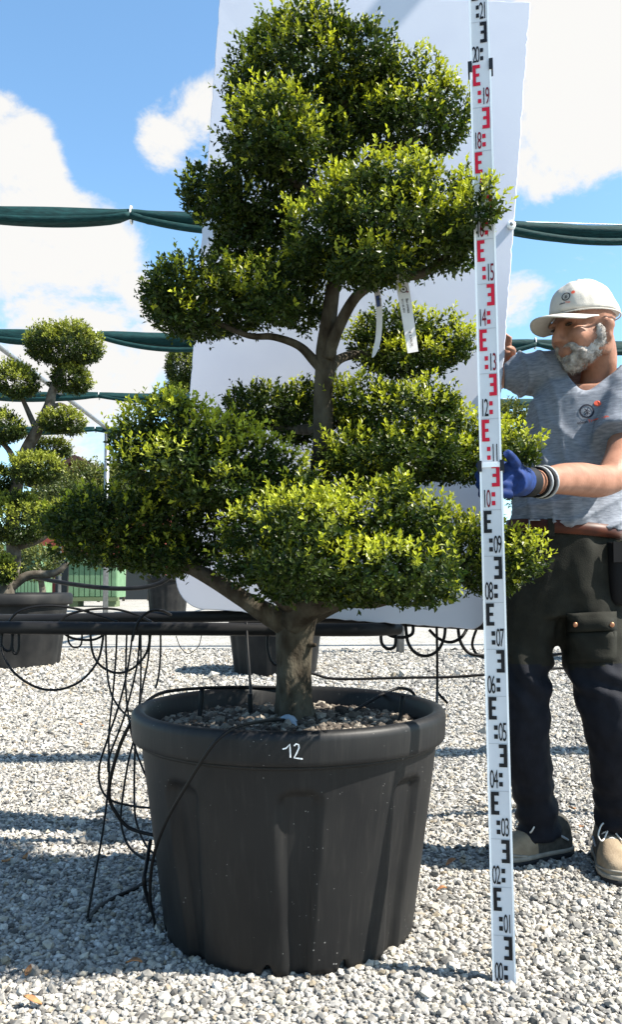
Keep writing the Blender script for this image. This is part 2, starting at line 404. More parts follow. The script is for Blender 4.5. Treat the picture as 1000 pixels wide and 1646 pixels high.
M['pot_far'] = mat('pot_plastic_far', (0.008, 0.0083, 0.009), 0.6, col2=(0.018, 0.0175, 0.017), scale=6)
def ground_mat():
    m, nt, b = new_mat('gravel_ground'); L = nt.links.new
    tc = nt.nodes.new('ShaderNodeTexCoord')
    vo = nt.nodes.new('ShaderNodeTexVoronoi'); vo.inputs['Scale'].default_value = 55; L(tc.outputs['Object'], vo.inputs[0])
    sx = nt.nodes.new('ShaderNodeSeparateColor'); L(vo.outputs['Color'], sx.inputs[0])
    cr = nt.nodes.new('ShaderNodeValToRGB'); e = cr.color_ramp.elements
    e[0].color = (.09, .085, .075, 1); e[1].color = (.33, .317, .29, 1); e[1].position = .55
    L(sx.outputs[0], cr.inputs[0])
    n = nt.nodes.new('ShaderNodeTexNoise'); n.inputs['Scale'].default_value = 1.3; n.inputs['Detail'].default_value = 7; L(tc.outputs['Object'], n.inputs[0])
    mr = nt.nodes.new('ShaderNodeMapRange'); mr.inputs[1].default_value = .3; mr.inputs[2].default_value = .7; mr.inputs[3].default_value = .8; mr.inputs[4].default_value = 1.1; L(n.outputs[0], mr.inputs[0])
    g = nt.nodes.new('ShaderNodeMix'); g.data_type = 'RGBA'; g.blend_type = 'MULTIPLY'; g.inputs[0].default_value = 1
    L(cr.outputs[0], g.inputs[6]); L(mr.outputs[0], g.inputs[7]); L(g.outputs[2], b.inputs['Base Color'])
    bp = nt.nodes.new('ShaderNodeBump'); bp.inputs['Strength'].default_value = .8; bp.inputs['Distance'].default_value = .012; bp.invert = True
    L(vo.outputs['Distance'], bp.inputs['Height']); L(bp.outputs[0], b.inputs['Normal'])
    b.inputs['Roughness'].default_value = .9
    return m
M['ground'] = ground_mat()
M['grass'] = mat('grass', (0.05, 0.09, 0.02), 0.9, col2=(0.12, 0.16, 0.05), scale=3)

# ------------------------------------------------------------------ the ground
def ground():
    ys = [-12, 0, 4, 10, 25, 70]
    mb = MB(); mb.add([(-60, -12, 0), (60, -12, 0), (60, 62, 0), (-60, 62, 0)], [(0, 1, 2, 3)])
    tag(mb.build('ground', M['ground'], None, False), kind='structure')
    mb = MB(); mb.add([(-900, 61, .02), (900, 61, .02), (900, 1500, .02), (-900, 1500, .02)], [(0, 1, 2, 3)])
    tag(mb.build('meadow', M['grass'], None, False), kind='structure')
ground()
ICO_V = None
def stones(name, X0, X1fn, Y0, Y1, step, size, rng, mat_, zfn=lambda x, y: 0, squash=.62, keep=None, low=False, parent=None):
    """One mesh of loose stones on a jittered grid, every stone its own broken shape."""
    g = (1 + 5 ** .5) / 2
    if low:
        v = np.array([(1, 0, 0), (-1, 0, 0), (0, 1, 0), (0, -1, 0), (0, 0, 1), (0, 0, -1)], float)
        f = np.array([(0, 2, 4), (2, 1, 4), (1, 3, 4), (3, 0, 4), (2, 0, 5), (1, 2, 5), (3, 1, 5), (0, 3, 5)])
    else:
        v = np.array([(-1, g, 0), (1, g, 0), (-1, -g, 0), (1, -g, 0), (0, -1, g), (0, 1, g), (0, -1, -g), (0, 1, -g), (g, 0, -1), (g, 0, 1), (-g, 0, -1), (-g, 0, 1)]) / math.sqrt(1 + g * g)
        f = np.array([(0, 11, 5), (0, 5, 1), (0, 1, 7), (0, 7, 10), (0, 10, 11), (1, 5, 9), (5, 11, 4), (11, 10, 2), (10, 7, 6), (7, 1, 8), (3, 9, 4), (3, 4, 2), (3, 2, 6), (3, 6, 8), (3, 8, 9), (4, 9, 5), (2, 4, 11), (6, 2, 10), (8, 6, 7), (9, 8, 1)])
    xs = np.arange(-X0, X0, step); ys = np.arange(Y0, Y1, step)
    gx, gy = np.meshgrid(xs, ys); gx = gx.ravel(); gy = gy.ravel()
    gx = gx + rng.uniform(-.6, .6, len(gx)) * step; gy = gy + rng.uniform(-.6, .6, len(gy)) * step
    k = X1fn(gx, gy); gx = gx[k]; gy = gy[k]; n = len(gx)
    s = size * np.exp(rng.normal(0, .32, n)) * .5
    ax = np.stack([s * rng.uniform(.85, 1.35, n), s * rng.uniform(.7, 1.0, n), s * rng.uniform(.45, .85, n)], 1)
    V = v[None] * (1 + rng.uniform(-.28, .22, (n, len(v), 1))) * ax[:, None]
    a = rng.uniform(0, 2 * math.pi, n); t = rng.normal(0, .35, n); t2 = rng.normal(0, .35, n)
    def rot(V, i, j, a):
        c, s_ = np.cos(a)[:, None], np.sin(a)[:, None]; A = V[..., i].copy(); B = V[..., j].copy()
        V[..., i] = A * c - B * s_; V[..., j] = A * s_ + B * c
    rot(V, 0, 2, t); rot(V, 1, 2, t2); rot(V, 0, 1, a)
    zz = zfn(gx, gy) + ax[:, 2] * rng.uniform(.1, .8, n)
    V += np.stack([gx, gy, zz], 1)[:, None]
    T = (f[None] + (np.arange(n) * len(v))[:, None, None]).reshape(-1, 3)
    rnd = np.repeat(rng.uniform(0, 1, n), len(v))
    o = tri_obj(name, V.reshape(-1, 3), T, mat_, parent, {'rnd': rnd})
    return tag(o, kind='stuff')
PC = np.array([-0.055, 2.08, 0.0])
rng = np.random.default_rng(7)
def view_keep(m):
    return lambda x, y: (np.abs(x) < .42 * y + m) & (np.hypot(x - PC[0], y - PC[1]) > .24)
for a in ((1.35, 2.5, .0100, .0126, False), (2.5, 4.0, .0135, .0165, True), (4.0, 6.2, .0185, .0215, True), (6.2, 10.5, .030, .032, True)):
    g = stones('gravel', .42 * a[1] + .3, view_keep(.2), a[0], a[1], a[2], a[3], rng, M['gravel'], low=a[4])
    tag(g, {1.35: 'pale crushed gravel lying in front of and around the big black pot', 2.5: 'pale crushed gravel around the work shoes and behind the big pot',
            4.0: 'pale gravel crossed by thin shadow bands behind the big pot', 6.2: 'pale gravel around the smaller black pots far behind'}[a[0]], 'gravel')

# ------------------------------------------------------------------ shade structure
NET_Z = 5.3
def net_y(Y, x): return Y + 0.065 * (x + 2)
def shade_net(Y, x0, x1, ties, label, z=NET_Z, sag=.17, seed=0, group='rolled shade nets'):
    r = random.Random(seed)
    root = thing('rolled_shade_net', (0, Y, z), label, 'shade net', group)
    ties = [x0] + sorted(ties) + [x1]; n = 16
    xs = np.linspace(x0, x1, 160); rings = []
    for x in xs:
        i = max(k for k in range(len(ties) - 1) if ties[k] <= x + 1e-6)
        t = (x - ties[i]) / (ties[i + 1] - ties[i]); u = 4 * t * (1 - t); e = max(0, 1 - min(t, 1 - t) * 14)
        amp = sag * (0.75 + .5 * ((i * 37) % 10) / 10)
        top = .02 * u; low = .085 + amp * u * .55; low *= 1 - .35 * e
        c = []
        for k in range(n):
            a = 2 * math.pi * k / n; s_, c_ = math.sin(a), math.cos(a)
            zz = -top + .045 if s_ > 0 else -top - low
            rr = 1 + .16 * math.sin(3 * a + x * 1.3 + seed) * (1 - e) + .07 * math.sin(5 * a - x * 2.1)
            zc = (-top + .05 - top - low) / 2; hz = (.05 + low) / 2
            c.append((x, net_y(Y, x) + c_ * .085 * rr * (1 - .3 * e), z + zc + hz * s_ * rr))
        rings.append(c)
    MB().loft(rings).build('net_roll', M['net'], root)
    # a second fold of cloth drooping under the roll
    for i in range(len(ties) - 1):
        xs2 = np.linspace(ties[i], ties[i + 1], 40); P = []
        for x in xs2:
            t = (x - ties[i]) / (ties[i + 1] - ties[i]); u = 4 * t * (1 - t)
            P.append((x, net_y(Y, x) - .06, z - .05 - sag * u * (.95 if i % 2 else .5)))
        MB().tube(P, .045, 10, 1).build('net_fold', M['net'], root)
    for x in ties[1:-1]:
        mb = MB(); pts = [(x, net_y(Y, x) + .075 * math.cos(a), z - .02 + .105 * math.sin(a)) for a in np.linspace(0, 2 * math.pi, 14, endpoint=False)]
        mb.tube(pts, .011, 6, 1, closed=True).build('tie', M['tie'], root)
    MB().tube([(x0, net_y(Y, x0), z + .04), (x1, net_y(Y, x1), z + .04)], .006, 6, 1).build('wire', M['steel'], root)
    return root
shade_net(9.7, -9, 9, [-6.6, -4.6, -2.17, .2, 2.3, 4.9, 7], 'dark green rolled shade net, the thickest one behind the top of the board', seed=1)
shade_net(14.55, -12, 12, [-9, -6, -3.83, -1, 1.8, 4.15, 7, 9.5], 'dark green rolled shade net at the height of the cap behind the board', seed=2, sag=.24)
shade_net(19.3, -16, 16, [-12, -8, -5, -1, 2, 6, 10, 13], 'dark green rolled shade net just above the low left shrub tips', seed=3)
shade_net(23.6, -18, 18, [-14, -10, -6.2, -2, 2, 6, 10, 14], 'dark green rolled shade net farthest away, at the top of the steel post', seed=4)
shade_net(2.55, -7, 7, [-5, -3, -.8, 1.4, 3.6, 5.4], 'dark green rolled shade net overhead that shades a strip of gravel', seed=5, sag=.05)
def frame():
    root = thing('shade_frame', (-5.87, 23.6, 0), 'grey steel post and beam frame carrying the shade nets', 'frame')
    for x, y in ((-5.87, 23.6), (-5.87, 14.55), (-5.87, 9.7), (1.08, 9.7), (1.08, 23.6), (1.08, 14.55), (-11.7, 38), (8, 9.9), (8, 24), (8, 14.8)):
        yy = net_y(y, x) if y < 30 else y
        MB().tube([(x, yy, -.1), (x, yy, NET_Z + .02)], .05 if y < 12 else .075, 12, 1, smooth=False).build('post', M['steel'], root)
    for x in (-5.87, 1.08, 8):
        MB().tube([(x, 7.6 if x < 5 else 14, NET_Z), (x, 38, NET_Z)], .055, 10, 1, smooth=False).build('beam', M['steel'], root)
    MB().tube([(2.5, -6, NET_Z), (2.5, 2.4, NET_Z)], .06, 10, 1, smooth=False).build('beam', M['steel'], root)  # unseen overhead beam, added to throw a shadow streak on the board
frame()

# ------------------------------------------------------------------ foliage
def foliage(name, lobes, density, leaf, parent, mat_, seed, young_lit=.6, k=7, spike=.05, flat=.55, inner=.3, up=.55, keepout=None):
    rg = np.random.default_rng(seed)
    Lb = np.array(lobes, float); C = Lb[:, :3]; Rr = Lb[:, 3:]
    p = 1.6
    A = 4 * math.pi * (((Rr[:, 0] * Rr[:, 1]) ** p + (Rr[:, 0] * Rr[:, 2]) ** p + (Rr[:, 1] * Rr[:, 2]) ** p) / 3) ** (1 / p)
    n = int(A.sum() * density)
    li = rg.choice(len(Lb), n, p=A / A.sum())
    d = rg.normal(size=(n, 3)); d /= np.linalg.norm(d, axis=1)[:, None]
    u = rg.uniform(.78, 1.02, n)
    isin = rg.uniform(size=n) < inner; u[isin] = rg.uniform(.45, .85, isin.sum())
    sp = rg.uniform(size=n) < spike; u[sp] = rg.uniform(1.02, 1.16, sp.sum())
    r = Rr[li].copy(); r[d[:, 2] < 0, 2] *= flat
    P = C[li] + d * r * u[:, None]
    # low-frequency dents so the outline is uneven
    ph = rg.uniform(0, 6.28, (3, 3)); fr = 1 / np.mean(Rr)
    wob = sum(np.sin(P @ (rg.normal(size=3) * fr * 1.9) + ph[i, 0]) for i in range(3)) / 3
    P += d * r * (wob * .15)[:, None]
    keep = np.ones(n, bool)
    for j in range(len(Lb)):
        q = (P - C[j]) / Rr[j]; q[:, 2] = np.where(q[:, 2] < 0, q[:, 2] / flat, q[:, 2])
        keep &= ~((np.einsum('ij,ij->i', q, q) < .55) & (li != j))
    if keepout is not None:
        sx_ = .415 - .031 * P[:, 2]
        keep &= ~((np.abs(P[:, 0] - sx_) < .085) & (P[:, 1] < keepout))
    P, d, r, u, isin, sp = P[keep], d[keep], r[keep], u[keep], isin[keep], sp[keep]; n = len(P)
    nr = d / r; nr /= np.linalg.norm(nr, axis=1)[:, None]
    S = nr * .75 + np.array([0, 0, up]) + rg.normal(size=(n, 3)) * .34; S /= np.linalg.norm(S, axis=1)[:, None]
    sl_ = leaf * rg.uniform(1.5, 2.6, n) * np.where(sp, 1.5, 1)
    U = np.cross(S, rg.normal(size=(n, 3))); U /= np.linalg.norm(U, axis=1)[:, None]; W = np.cross(S, U)
    py_ = young_lit * np.interp(nr[:, 2], [-1, -.25, .1, .6, 1], [.04, .11, .62, 1.12, 1.25])  # fresh tips crowd the tops and thin out below, painting in sun and shade
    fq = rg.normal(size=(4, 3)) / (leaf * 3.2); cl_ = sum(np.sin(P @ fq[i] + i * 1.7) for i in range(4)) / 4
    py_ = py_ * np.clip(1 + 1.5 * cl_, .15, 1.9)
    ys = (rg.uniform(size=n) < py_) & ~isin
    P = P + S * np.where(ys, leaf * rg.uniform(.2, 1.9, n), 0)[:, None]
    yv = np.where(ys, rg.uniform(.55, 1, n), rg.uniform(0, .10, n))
    V = np.empty((n, k, 4, 3)); Y = np.empty((n, k, 4)); Q = np.empty((n, k, 4))
    a0 = rg.uniform(0, 6.28, n)
    for j in range(k):
        t = (j + .6) / k
        az = a0 + j * 2.4 + rg.normal(0, .25, n); tilt = (1.15 - .75 * t) + rg.normal(0, .18, n)
        rad = U * np.cos(az)[:, None] + W * np.sin(az)[:, None]
        l = S * np.cos(tilt)[:, None] + rad * np.sin(tilt)[:, None]
        w = np.cross(l, S); w /= np.linalg.norm(w, axis=1)[:, None] + 1e-9
        nn = np.cross(w, l)
        ll = leaf * rg.uniform(.75, 1.2, n) * (.72 if j == k - 1 else 1); ww = ll * rg.uniform(.24, .31, n)
        b = P + S * (sl_ * (t - .6))[:, None]
        V[:, j, 0] = b
        m_ = b + l * (ll * .52)[:, None] + nn * (ww * .35)[:, None]
        V[:, j, 1] = m_ + w * ww[:, None]; V[:, j, 3] = m_ - w * ww[:, None]
        V[:, j, 2] = b + l * ll[:, None] - nn * (ll * .08)[:, None]
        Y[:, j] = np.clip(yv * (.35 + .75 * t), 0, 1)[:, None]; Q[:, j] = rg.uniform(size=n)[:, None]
    V = V.reshape(-1, 3); nl = n * k
    base = (np.arange(nl) * 4)[:, None]
    T = np.concatenate([base + np.array([0, 1, 2]), base + np.array([0, 2, 3])])
    o = tri_obj(name, V, T, mat_, parent, {'young_lit': Y.ravel(), 'rnd': Q.ravel()})
    return tag(o, kind='stuff')
def pad_lobes(px, py, rx, ry, Y, depth, seed, n=7, lob=.52):
    """A cushion of foliage: px extents at distance Y, broken into several lobes."""
    rg = random.Random(seed)
    c = at(px, py, Y); s = Y / F_PX
    X, Z = rx * s, ry * s
    out = [(c[0], c[1], c[2] - Z * .04, X * .76, depth * .76, Z * .98)]
    for i in range(n):
        a = 2 * math.pi * i / n + rg.uniform(-.35, .35); q = rg.uniform(.52, .66)
        lx, ly = X * lob * rg.uniform(.85, 1.1), depth * lob * rg.uniform(.85, 1.1)
        lz = Z * rg.uniform(.68, .95)
        out.append((c[0] + math.cos(a) * (X - lx) * 1.02, c[1] + math.sin(a) * (depth - ly) * 1.02, c[2] + rg.uniform(-.16, .10) * Z, lx, ly, lz))
    return out

# ------------------------------------------------------------------ the potted topiary tree
def big_pot():
    root = thing('plant_pot', PC, 'large black plastic pot with chalked 12 on its rolled rim', 'plant pot')
    n = 288; ang = np.linspace(0, 2 * math.pi, n, endpoint=False)
    H = .535; R0, R1 = .308, .362
    prof = [(0.0, R0 - .012), (.006, R0)] + [(z, R0 + (R1 - R0) * (z / .415)) for z in np.linspace(.02, .40, 34)] + \
           [(z, R1 - .002 + (z - .40) * .12) for z in np.linspace(.405, .462, 8)]
    rings = []
    for z, r in prof:
        env = min(1, max(0, (.408 - z) / .012)) * (1 if z > .004 else .6)
        fl = 8; ph = ((ang + R(85)) * fl / (2 * math.pi) + .5) % 1.0
        gw = .055 + .085 * (z / .41) - .10 * max(0, (z - .385) / .03)
        d1 = np.clip((np.abs(ph - .5) - max(gw, 0)) / .045, 0, 1)
        rr = r - .016 * env * (1 - d1) + .0015 * np.sin(ang * 3 + z * 5)
        zz = np.full(n, z)
        if z < .05:
            for a in (-R(97), -R(66), R(20), R(80), R(140), R(200)):
                da = (ang - a + math.pi) % (2 * math.pi) - math.pi
                arch = .030 * np.sqrt(np.clip(1 - (da / R(2.3)) ** 2, 0, 1))
                zz = np.maximum(zz, np.where(np.abs(da) < R(2.3), np.minimum(arch + z * .02, .034) + z * .05, 0))
        rings.append(np.stack([PC[0] + rr * np.cos(ang), PC[1] + rr * np.sin(ang), zz], 1))
    body = MB().loft(rings, cap=False)
    inner = [(.35, .462), (.345, .43), (.335, .40)]
    body.build('pot_wall', M['pot'], root)
    # rolled rim: drop band, rounded shoulder, inner wall
    lip = [(.352, .461), (.386, .463), (.3885, .466), (.3895, .475), (.392, .515), (.390, .526), (.384, .533), (.374, .536), (.363, .533), (.357, .524), (.352, .48), (.345, .40), (.338, .36)]
    MB().lathe([(r + .0, z) for r, z in lip], PC, 160).build('rim', M['pot'], root)
    MB().lathe([(.350, .452), (.374, .454), (.376, .458), (.374, .4625), (.352, .4628)], PC, 160).build('ledge', M['pot'], root)
    # writing
    rim = [c for c in root.children if c.name.startswith('rim')][0]
    bv = bvh_of(rim); p = at(470, 1197, 1.69)
    one = stroke2d([(-.016, .004), (-.010, .0055), (-.004, .012), (-.0035, .002), (-.003, -.010)], .0023)
    two = stroke2d([(.003, .009), (.006, .0125), (.0105, .011), (.011, .006), (.007, -.003), (.003, -.0105), (.010, -.0115), (.017, -.0125)], .0023)
    decal('chalk_number', join2d([one, two]), (p[0], 1.68, .497), (1.25, 0, 0), (0, 0, 1.25), bv, M['chalk'], root, .0012)
    MB().lathe([(.0, .44), (.345, .44)], PC, 64).build('soil_bed', M['pumice'], root)
big_pot()
soil_z = lambda x, y: .476 - .02 * (np.hypot(x - PC[0], y - PC[1]) / .33) ** 2
so_ = stones('pumice', .45, lambda x, y: (np.hypot(x - PC[0], y - PC[1]) < .335) & (np.hypot(x - PC[0], y - PC[1]) > .03), 1.72, 2.44, .0105, .0155, np.random.default_rng(3), M['pumice'],
            zfn=lambda x, y: soil_z(x, y) + .024, low=False)
tag(so_, 'loose brown and grey pumice grains filling the big black pot', 'pumice')

def main_tree():
    base = np.array([at(474, 1160, 2.08)[0], 2.08, .49])
    root = thing('cloud_pruned_tree', base, 'tall cloud pruned tree with tiered glossy green pads in the big black pot', 'tree')
    B = lambda px, py, Y: at(px, py, Y)
    # trunk with root flare and lumps
    pts = [B(474, 1178, 2.08), B(474, 1160, 2.08), B(473, 1120, 2.08), B(472, 1070, 2.08), B(474, 1015, 2.08), B(486, 960, 2.09), B(503, 880, 2.12), B(515, 780, 2.13), B(520, 690, 2.12),
           B(521, 625, 2.10), B(524, 565, 2.08), B(530, 500, 2.07), B(540, 420, 2.08), B(545, 330, 2.09), B(540, 240, 2.09), B(525, 150, 2.09)]
    rad = [.066, .056, .047, .044, .050, .048, .034, .028, .026, .025, .027, .020, .016, .014, .011, .005]
    P, Rr = spline(pts, rad, 9)
    mb = MB(); n = 26; rings = []
    ang = np.linspace(0, 2 * math.pi, n, endpoint=False)
    for i, (c, r) in enumerate(zip(P, Rr)):
        k = 1 + .05 * np.sin(3 * ang + i * .07) + .035 * np.sin(5 * ang - i * .05)
        for q in range(n):
            k[q] += .13 * mnoise.noise(Vector((math.cos(ang[q]) * 1.6, math.sin(ang[q]) * 1.6, c[2] * 11)))
        rings.append(np.stack([c[0] + r * k * np.cos(ang), c[1] + r * k * np.sin(ang), np.full(n, c[2])], 1))
    mb.loft(rings).build('trunk', M['bark'], root)
    br = [  # (points px,py,Y), radii
        ([(478, 1010, 2.08), (440, 992, 2.06), (395, 965, 2.04), (340, 930, 2.04), (290, 905, 2.05), (225, 880, 2.06), (150, 860, 2.08)], [.040, .030, .022, .020, .016, .011, .006]),
        ([(470, 1000, 2.06), (500, 975, 2.02), (545, 962, 1.97), (600, 965, 1.93), (648, 956, 1.90), (685, 955, 1.89), (715, 940, 1.88)], [.040, .032, .024, .019, .012, .008, .003]),
        ([(490, 990, 2.10), (545, 965, 2.1), (620, 945, 2.08), (720, 920, 2.05), (800, 895, 2.0)], [.035, .026, .018, .013, .006]),
        ([(484, 980, 2.07), (440, 950, 1.98), (400, 900, 1.92), (420, 850, 1.88)], [.03, .02, .014, .007]),
        ([(505, 870, 2.12), (450, 845, 2.06), (400, 830, 2.0), (340, 800, 1.97), (280, 770, 1.95), (220, 730, 1.95)], [.026, .022, .018, .015, .011, .005]),
        ([(516, 800, 2.13), (570, 785, 2.13), (640, 770, 2.14), (710, 755, 2.14), (790, 740, 2.1)], [.022, .017, .013, .010, .005]),
        ([(521, 690, 2.12), (470, 690, 2.25), (420, 680, 2.34)], [.018, .012, .006]),
        ([(524, 600, 2.08), (505, 580, 2.08), (480, 556, 2.07), (440, 542, 2.06), (400, 540, 2.05), (350, 520, 2.04), (300, 500, 2.04)], [.017, .0135, .0105, .009, .0075, .006, .003]),
        ([(526, 575, 2.07), (545, 525, 2.04), (572, 478, 2.01), (605, 455, 1.98), (640, 447, 1.95), (680, 440, 1.93), (715, 415, 1.92), (745, 385, 1.9)], [.019, .0155, .0135, .0125, .0115, .010, .008, .004]),
        ([(575, 476, 2.01), (620, 440, 1.95), (640, 400, 1.92), (650, 350, 1.92)], [.010, .008, .006, .003]),
        ([(526, 600, 2.10), (545, 578, 2.16), (580, 570, 2.22), (640, 575, 2.26), (700, 570, 2.26)], [.017, .013, .011, .009, .004]),
        ([(540, 430, 2.08), (500, 405, 2.12), (450, 390, 2.15), (400, 370, 2.17)], [.016, .012, .009, .004]),
        ([(545, 340, 2.09), (500, 310, 2.07), (450, 280, 2.04), (430, 240, 2.02)], [.015, .012, .009, .004]),
        ([(545, 345, 2.09), (590, 265, 2.1), (640, 235, 2.1), (700, 215, 2.1)], [.017, .014, .010, .004]),
        ([(541, 260, 2.09), (500, 190, 2.06), (460, 130, 2.05)], [.012, .009, .004]),
        ([(535, 200, 2.09), (570, 140, 2.05), (580, 90, 2.05)], [.010, .007, .003]),
    ]
    for i, (p, r) in enumerate(br):
        MB().tube([B(*q) for q in p], r, 12, 6).build('branch', M['bark'], root)
    # one twiggy dead shoot on the trunk
    MB().tube([B(498, 1035, 2.05), B(503, 1037, 2.045), B(508, 1036, 2.04)], [.009, .006, .004], 8, 3).build('twig', M['bark'], root)
    # every pad: its distance, how much pale fresh growth, doubling as painted sunlight, it carries, and the cushions it is made of (photo px: x, y, half width, half height)
    pads = [
        (2.06, .55, [(502, 92, 80, 42), (432, 118, 62, 42), (572, 98, 58, 42), (405, 155, 42, 38), (500, 145, 95, 42), (590, 135, 50, 36), (452, 82, 48, 28), (520, 62, 40, 24)]),
        (2.10, .45, [(660, 150, 58, 36), (706, 188, 46, 42), (640, 206, 66, 30), (600, 176, 48, 36), (560, 190, 45, 40), (690, 220, 45, 22), (540, 240, 35, 30)]),
        (1.94, .66, [(440, 200, 66, 34), (492, 226, 34, 30), (396, 228, 38, 32), (440, 242, 62, 24)]),
        (2.17, .16, [(345, 312, 44, 34), (410, 310, 66, 38), (325, 325, 28, 24), (470, 300, 40, 34), (400, 350, 60, 26)]),
        (2.19, .14, [(432, 395, 66, 36), (386, 402, 44, 28), (470, 420, 42, 30)]),
        (1.92, .68, [(620, 330, 96, 46), (712, 330, 64, 44), (525, 380, 58, 42), (630, 390, 110, 44), (570, 330, 48, 40), (762, 352, 26, 30), (722, 408, 46, 22), (505, 425, 42, 24), (590, 432, 60, 20), (660, 300, 40, 26)]),
        (2.04, .36, [(325, 458, 66, 30), (272, 474, 34, 28), (405, 465, 54, 36), (340, 502, 88, 30), (440, 492, 44, 30), (256, 488, 20, 18), (300, 520, 45, 16)]),
        (2.10, .2, [(468, 455, 42, 36), (490, 500, 32, 30)]),
        (2.26, .58, [(638, 538, 56, 32), (706, 552, 46, 32), (602, 558, 40, 30), (650, 584, 58, 18), (740, 560, 20, 18)]),
        (2.34, .12, [(430, 655, 60, 30), (478, 684, 34, 32), (390, 678, 34, 24), (490, 640, 26, 22)]),
        (1.98, .66, [(270, 690, 60, 38), (220, 712, 40, 32), (335, 712, 66, 36), (398, 742, 62, 36), (452, 768, 44, 28), (300, 752, 88, 34), (486, 782, 22, 18), (242, 752, 52, 26), (350, 790, 70, 26), (276, 664, 30, 20)]),
        (2.14, .62, [(588, 650, 48, 34), (652, 678, 78, 44), (718, 700, 50, 42), (556, 716, 44, 44), (640, 738, 104, 36), (736, 748, 38, 30), (688, 644, 40, 22), (600, 770, 60, 22), (545, 655, 30, 30)]),
        (2.14, .68, [(794, 716, 38, 30), (826, 730, 22, 20), (780, 750, 34, 22)]),
        (2.10, .3, [(200, 838, 78, 44), (124, 848, 44, 28), (280, 830, 66, 40), (330, 868, 40, 44), (200, 886, 92, 28), (92, 842, 18, 15), (270, 900, 60, 24), (150, 812, 40, 22)]),
        (1.84, .70, [(420, 856, 56, 38), (498, 850, 66, 40), (596, 838, 76, 44), (686, 850, 66, 40), (398, 912, 42, 30), (500, 912, 84, 42), (620, 918, 100, 44), (712, 914, 56, 38), (460, 946, 44, 22), (672, 954, 50, 18), (640, 792, 22, 20), (560, 955, 46, 18), (450, 815, 26, 22)]),
        (2.03, .72, [(775, 876, 50, 36), (834, 900, 36, 32), (790, 932, 46, 24), (740, 900, 50, 40), (720, 860, 40, 30)]),
    ]
    for i, (Y, yg, cs) in enumerate(pads):
        rg = random.Random(900 + i); lob = []
        for k_, (px, py, rx, ry) in enumerate(cs):
            dp = min(.24, max(.07, rx * Y / F_PX * 1.05)); dy = rg.uniform(-.07, .07) if k_ else 0
            if Y < 1.9 and 480 < px < 720: dy -= .06
            c = at(px, py, Y + dy); sc = Y / F_PX
            lob.append((c[0], c[1], c[2], rx * sc * 1.13, dp * 1.15, ry * sc * 1.13))
        foliage('foliage_pad', lob, 3900, .0156, root, M['leaf'], 40 + i, young_lit=yg, k=6, spike=.12, flat=.85, inner=.36, keepout=1.87)
    # the sprigs that reach out over the measuring staff
    c = at(778, 338, 1.76)
    foliage('foliage_pad', [(c[0] - .01, 1.77, c[2], .045, .05, .06), (c[0] - .045, 1.83, c[2] - .02, .07, .07, .07)], 3300, .0165, root, M['leaf'], 91, young_lit=.7, spike=.15)
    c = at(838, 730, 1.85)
    foliage('foliage_pad', [(c[0], 1.86, c[2], .042, .05, .045), (c[0] - .02, 1.9, c[2] - .05, .03, .04, .03)], 3000, .0165, root, M['leaf'], 92, young_lit=.75, spike=.2)
    return root
main_tree()

